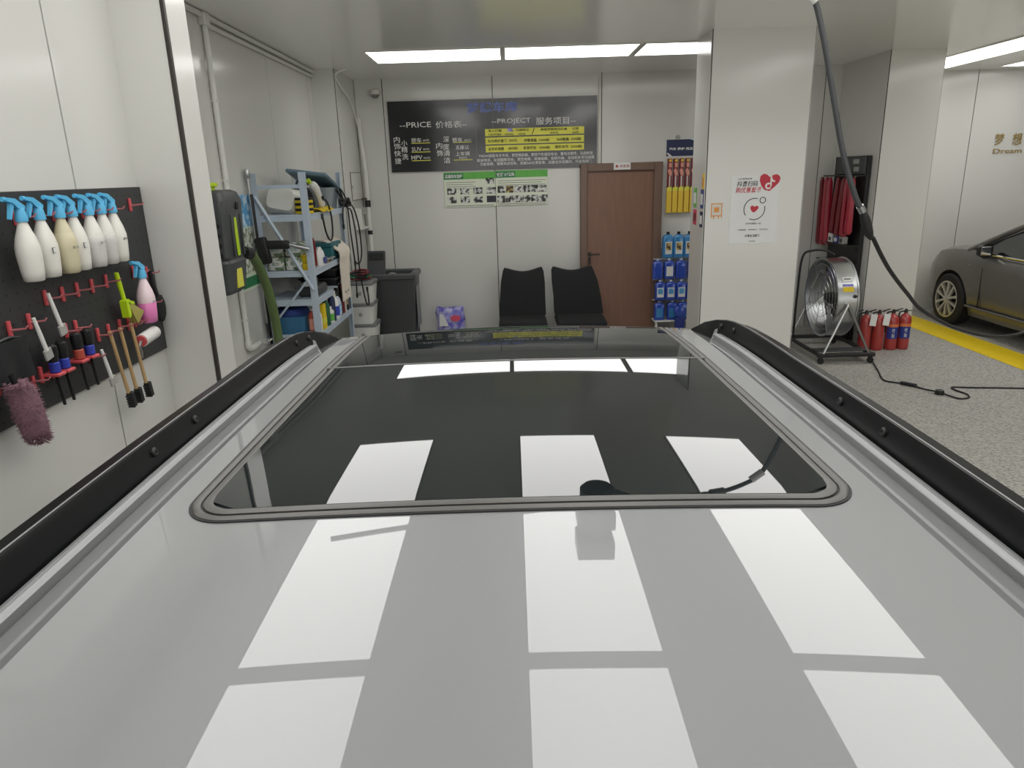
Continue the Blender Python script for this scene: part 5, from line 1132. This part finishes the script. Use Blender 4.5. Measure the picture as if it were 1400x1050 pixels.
# ------------------------------------------------------------------ fire extinguishers
def extinguisher(x, y, label, rz, tag, lab):
    t = thing('fire_extinguisher', label, 'extinguisher', (x, y, 0), rz, 'fire extinguishers against the right column')
    B().lathe([(0.058, 0.0), (0.064, 0.006), (0.066, 0.02), (0.066, 0.33), (0.060, 0.365), (0.042, 0.392), (0.020, 0.405), (0.018, 0.42)], 22).build('cylinder', 'ext_red', t, smooth=50)
    v = B().lathe([(0.020, 0.418), (0.020, 0.44), (0.012, 0.46)], 12).build('valve', 'black', t)
    B().box(-0.012, 0.075, -0.010, 0.010, 0.455, 0.465, 0.003, Matrix.Rotation(R(-14), 4, 'Y')).build('lever', 'black', v)
    B().box(-0.005, 0.065, -0.008, 0.008, 0.435, 0.442, 0.002).build('handle', 'black', v)
    B().tube(cr([(-0.015, 0, 0.435), (-0.075, -0.01, 0.42), (-0.082, -0.015, 0.32), (-0.076, -0.012, 0.20)], 5), 0.009, 8).build('hose', 'black_rubber', t)
    if lab:
        l = B().loft([[(0.0668 * math.cos(a), 0.0668 * math.sin(a), z) for a in [R(-160) + R(140) * k / 10 for k in range(11)]] + [(0.064 * math.cos(a), 0.064 * math.sin(a), z) for a in [R(-20) - R(140) * k / 10 for k in range(11)]] for z in (0.13, 0.265)]).build('label_sheet', 'label_blue', t, smooth=50)
        B().loft([[(0.0668 * math.cos(a), 0.0668 * math.sin(a), z) for a in [R(-160) + R(140) * k / 10 for k in range(11)]] + [(0.064 * math.cos(a), 0.064 * math.sin(a), z) for a in [R(-20) - R(140) * k / 10 for k in range(11)]] for z in (0.266, 0.30)]).build('label_header', 'label_orange', t, smooth=50)
        B().text('干粉', -0.028, 0.004, 0.225, 0.045, XF_BACK(0, -0.0672, 0), 0.03, 0.001).text('灭火', -0.028, 0.004, 0.168, 0.045, XF_BACK(0, -0.0672, 0), 0.03, 0.001).build('lettering', 'label_white', l, smooth=None, flat=True)
    if tag:
        B().box(-0.036, 0.036, -0.002, 0.002, -0.13, 0.0, 0, Matrix.Translation((0.055, -0.075, 0.425)) @ Matrix.Rotation(R(10), 4, 'Y') @ Matrix.Rotation(R(-8), 4, 'X')).build('paper_tag', 'label_white', t, smooth=None)
extinguisher(3.975, 7.90, 'red fire extinguisher with paper tag, nearest the drum fan', 0, True, False)
extinguisher(4.125, 7.905, 'red fire extinguisher with paper tag, second from the drum fan', 0, True, False)
extinguisher(4.285, 7.91, 'red fire extinguisher with blue label, third from the drum fan', 0, False, True)
extinguisher(4.430, 7.92, 'red fire extinguisher with blue label, farthest from the drum fan', 0, False, True)

# ------------------------------------------------------------------ cord on the floor
t = thing('extension_cord', 'black extension cord with two connectors winding over the grey floor mat', 'cord', (3.74, 6.3, 0))
pts = [(3.80, 7.36, 0.06), (3.80, 7.29, 0.012), (3.70, 6.98, 0.008), (3.60, 6.68, 0.008), (3.66, 6.58, 0.009), (3.736, 6.50, 0.014), (3.80, 6.35, 0.012), (3.873, 6.205, 0.018), (3.949, 6.05, 0.008), (4.05, 6.06, 0.008), (4.095, 6.16, 0.008), (4.07, 6.30, 0.008), (4.10, 6.38, 0.008), (4.27, 6.352, 0.008), (4.70, 6.287, 0.008), (5.3, 6.15, 0.008)]
B().tube(cr(pts, 6), 0.008, 6).build('cable_run', 'black_rubber', t, world=True)
B().box(-0.075, 0.075, -0.022, 0.022, -0.014, 0.016, 0.008, Matrix.Translation((3.74, 6.49, 0.016)) @ Matrix.Rotation(R(-52), 4, 'Z')).build('connector', 'black', t, world=True)
B().lathe([(0.035, -0.0175), (0.040, 0.0), (0.035, 0.022), (0.001, 0.03)], 16, mat=Matrix.Translation((3.873, 6.205, 0.019))).build('cord_plug', 'black', t, world=True)

# ------------------------------------------------------------------ ceiling boom with hanging hose
t = thing('ceiling_boom', 'ceiling mounted swivel boom above the car carrying the black hose', 'boom', (0.41, 3.30, CZ))
BX = 0.41
B().box(BX - 0.10, BX + 0.10, 3.20, 3.40, 3.065, CZ - 0.013, 0.006).build('ceiling_plate', 'dark_grey', t, world=True)
B().box(BX - 0.04, BX + 0.05, 3.25, 3.35, 2.985, 3.067).build('neck', 'dark_grey', t, world=True, smooth=None)
B().box(BX - 0.10, BX + 0.10, 3.20, 3.40, 2.88, 2.987, 0.006).build('gear_box', 'dark_grey', t, world=True)
B().lathe([(0.075, 0.0), (0.095, 0.02), (0.095, 0.10), (0.06, 0.145)], 24, mat=Matrix.Translation((BX + 0.01, 3.30, 2.765))).build('swivel', 'dark_grey', t, world=True)
B().prism([(BX + 0.05, 2.775), (BX + 0.20, 2.83), (BX + 0.20, 2.86), (BX + 0.05, 2.89)], 3.28, 3.32).build('arm_bracket', 'dark_grey', t, world=True, smooth=None)
B().cyl((-0.95, 3.00, 2.85), (1.06, 3.42, 2.87), 0.014, 0.014, 12).build('arm', 'mid_grey', t, world=True)
t = thing('pressure_hose', 'black hose hanging from the ceiling boom and sagging toward the parked sedan', 'hose', (1.06, 3.42, 2.87))
hp_ = [(1.02, 3.415, 2.868), (1.12, 3.44, 2.865), (1.25, 3.47, 2.83), (1.36, 3.50, 2.765), (1.42, 3.50, 2.61), (1.475, 3.50, 2.416), (1.560, 3.50, 2.11), (1.640, 3.50, 1.905), (1.690, 3.51, 1.825)]
B().tube(cr(hp_, 7), 0.0135, 10).build('upper_hose', 'dark_grey', t, world=True)
B().cyl((1.07, 3.425, 2.868), (1.15, 3.447, 2.862), 0.024).build('swivel_joint', 'mid_grey', t, world=True)
B().tube([(1.31, 3.488, 2.80), (1.375, 3.50, 2.745)], 0.022, 12).build('hose_coupling', 'white_plastic', t, world=True)
B().tube([(1.672, 3.505, 1.853), (1.692, 3.51, 1.825)], 0.018, 10).build('coupling', 'steel', t, world=True)
B().tube(cr([(1.688, 3.51, 1.832), (1.715, 3.52, 1.78), (1.738, 3.525, 1.725), (1.757, 3.53, 1.695)], 5), [0.014, 0.017, 0.020, 0.022, 0.023, 0.024, 0.024, 0.024, 0.024, 0.023, 0.022, 0.020, 0.018, 0.016, 0.014, 0.012], 12).build('grip', 'black_rubber', t, world=True)
def sc(p, y): k = y / 3.5; return (p[0] * k, y, 2.05 + (p[1] - 2.05) * k)
low = [sc((1.750, 1.700), 3.53), sc((1.810, 1.60), 3.62), sc((1.866, 1.522), 3.72), sc((1.955, 1.42), 3.9), sc((2.042, 1.334), 4.1), sc((2.231, 1.236), 4.5), sc((2.421, 1.192), 4.9), sc((2.575, 1.212), 5.2), sc((2.75, 1.29), 5.5)]
B().tube(cr(low, 7), 0.0105, 10).build('lower_hose', 'black_rubber', t, world=True)

# ------------------------------------------------------------------ parked sedan on the right
sd = thing('sedan', 'dark grey sedan parked in the right bay beyond the yellow line', 'car', (6.49, 7.865, 0))
# local frame: x lateral (-0.88 is the near side), y forward
def sring(y, w, zt, zs, zl, crown=0.03):
    half = [(0, zt + crown), (w * 0.5, zt + crown * 0.8), (w * 0.80, zt), (w * 0.93, zt - 0.035), (w * 0.985, zs + 0.02), (w, zs - 0.10), (w * 0.995, 0.52), (w * 0.97, 0.32), (w * 0.90, zl), (w * 0.5, zl)]
    return [(x, y, z) for x, z in half] + [(0, y, zl)] + [(-x, y, z) for x, z in reversed(half[1:])]
st_ = [(-2.32, .60, .86, .74, .36), (-2.28, .76, .92, .76, .30), (-2.1, .84, .98, .82, .22), (-1.5, .87, 1.0, .86, .19), (-0.6, .875, .97, .86, .18), (0.3, .875, .97, .86, .18), (0.75, .875, 1.02, .88, .18), (1.0, .87, 1.02, .88, .18), (1.4, .86, 1.00, .85, .19), (1.75, .84, .945, .78, .20), (1.98, .78, .85, .70, .22), (2.12, .68, .72, .60, .24), (2.20, .55, .62, .54, .28), (2.23, .42, .56, .50, .32)]
st_ = [(1.28 + (q[0] - 1.28) * 0.86 if q[0] > 1.28 else q[0],) + q[1:] for q in st_]
sb = B().loft([sring(*q) for q in st_]).build('body', 'sedan_paint', None, smooth=35)
cut_wheels(sb, [arch_cutter(sx * 0.93, y, 0.33, 0.375) for sx in (-1, 1) for y in (1.28, -1.40)])
sb.parent = sd

cabin_rings = []
for z, hw, yr, yf, r_ in ((0.95, 0.80, -1.95, 1.10, 0.10), (1.15, 0.745, -1.62, 0.66, 0.12), (1.35, 0.655, -1.22, 0.22, 0.14), (1.43, 0.60, -0.95, -0.02, 0.12)):
    cabin_rings.append(rring(-hw, hw, yr, yf, r_, z, 4))
B().loft(cabin_rings).build('window_glass', 'car_glass', sd, smooth=40)
B().loft([rring(-0.615, 0.615, -1.0, 0.03, 0.13, 1.42, 4), rring(-0.60, 0.60, -0.97, 0.0, 0.13, 1.455, 4), rring(-0.45, 0.45, -0.85, -0.15, 0.12, 1.475, 4)]).build('roof', 'sedan_paint', sd, smooth=40)
for s_ in (-1, 1):
    B().tube(cr([(s_ * 0.79, 1.08, 0.97), (s_ * 0.742, 0.66, 1.16), (s_ * 0.66, 0.22, 1.355), (s_ * 0.615, -0.03, 1.44)], 6), 0.034, 8).build('front_pillar', 'sedan_paint', sd)
    B().tube(cr([(s_ * 0.79, -1.92, 0.97), (s_ * 0.742, -1.60, 1.16), (s_ * 0.66, -1.20, 1.355), (s_ * 0.61, -0.95, 1.44)], 6), 0.05, 8).build('rear_pillar', 'sedan_paint', sd)
    B().tube(cr([(s_ * 0.62, 0.0, 1.435), (s_ * 0.635, -0.5, 1.445), (s_ * 0.615, -0.98, 1.43)], 6), 0.03, 8).build('roof_side', 'sedan_paint', sd)

    for y in (-0.42,): B().tube([(s_ * 0.80, y, 0.96), (s_ * 0.74, y, 1.16), (s_ * 0.635, y, 1.43)], 0.03, 8).build('side_pillar', 'black', sd)
    B().tube(cr([(s_ * 0.835, 0.62, 0.967), (s_ * 0.835, -0.4, 0.965), (s_ * 0.83, -1.5, 0.985)], 6), 0.012, 6).build('window_trim', 'chrome', sd)
    mr = B().loft([[(s_ * (0.86 + 0.09 * q), 0.62 + d_ + 0.05 * c_ * k, 1.015 + 0.085 * k * e_) for c_, e_ in ((-1, -1), (1, -.8), (1.1, .8), (-1, 1))] for q, k, d_ in ((-0.5, 0.55, 0.02), (0.2, 1.0, 0), (1.0, 1.0, -0.01), (1.6, 0.6, -0.03))]).build('wing_mirror', 'black', sd, smooth=40)
    B().box(s_ * 0.87, s_ * 0.99, 0.555, 0.572, 0.965, 1.07, 0.006).build('mirror_glass', 'chrome', mr, smooth=None)
    B().lathe([(0.001, 0.0), (0.034, 0.0), (0.028, 0.008), (0.001, 0.012)], 14, 1.0, 0.5, Matrix.Translation((s_ * 0.868, 0.92, 0.80)) @ Matrix.Rotation(PI / 2, 4, 'Z') @ Matrix.Rotation(-s_ * PI / 2, 4, 'X')).build('side_marker', 'lamp_glass', sd)
    hl = B().loft([[(s_ * 0.80, 1.68, 0.77), (s_ * 0.80, 1.68, 0.70), (s_ * 0.70, 1.68, 0.70), (s_ * 0.70, 1.68, 0.80)], [(s_ * 0.755, 1.915, 0.72), (s_ * 0.76, 1.915, 0.63), (s_ * 0.62, 1.95, 0.63), (s_ * 0.62, 1.95, 0.73)], [(s_ * 0.60, 2.04, 0.65), (s_ * 0.60, 2.04, 0.58), (s_ * 0.48, 2.06, 0.58), (s_ * 0.48, 2.06, 0.64)]]).build('headlamp', 'lamp_glass', sd, smooth=40)
    B().box(s_ * 0.60, s_ * 0.80, -2.30, -2.20, 0.72, 0.85, 0.02).build('tail_lamp', 'tail_red', sd)
    for y, n_ in ((0.10, 'front'), (-0.85, 'rear')):
        B().box(s_ * 0.874, s_ * 0.892, y - 0.16 - 0.35, y - 0.36, 0.80, 0.826, 0.006).build('door_handle', 'sedan_paint', sd)
    for y in (0.66, -0.42, -1.30): B().box(s_ * 0.864, s_ * 0.8765, y - 0.003, y + 0.003, 0.30, 0.80).build('door_gap', 'black', sd, smooth=None)
    B().box(s_ * 0.855, s_ * 0.883, -1.0, 0.9, 0.30, 0.325, 0.006).build('sill_moulding', 'sedan_paint', sd)
    for y in (1.28, -1.40): make_wheel(sd, 6.49 + s_ * 0.775, 7.865 + y, 0.33, 0.33, s_)

# ------------------------------------------------------------------ wall lettering in the right bay
t = thing('wall_lettering', 'gold raised lettering on the right back wall above the parked sedan', 'sign', (6.9, 10.15, 2.2))
for ch, x0, x1 in (('梦', 6.565, 6.695), ('想', 6.805, 6.935), ('车', 7.045, 7.175), ('库', 7.285, 7.415)):
    B().text(ch, x0, x1, 2.305, 0.155, XF_BACK(0, 10.145, 0), 0.012, 0.008).build('character', 'gold', t, world=True, smooth=None, flat=True)
B().text('Dream Garage', 6.57, 7.415, 2.145, 0.085, XF_BACK(0, 10.145, 0), 0.012, 0.008).build('roman_lettering', 'gold', t, world=True, smooth=None, flat=True)
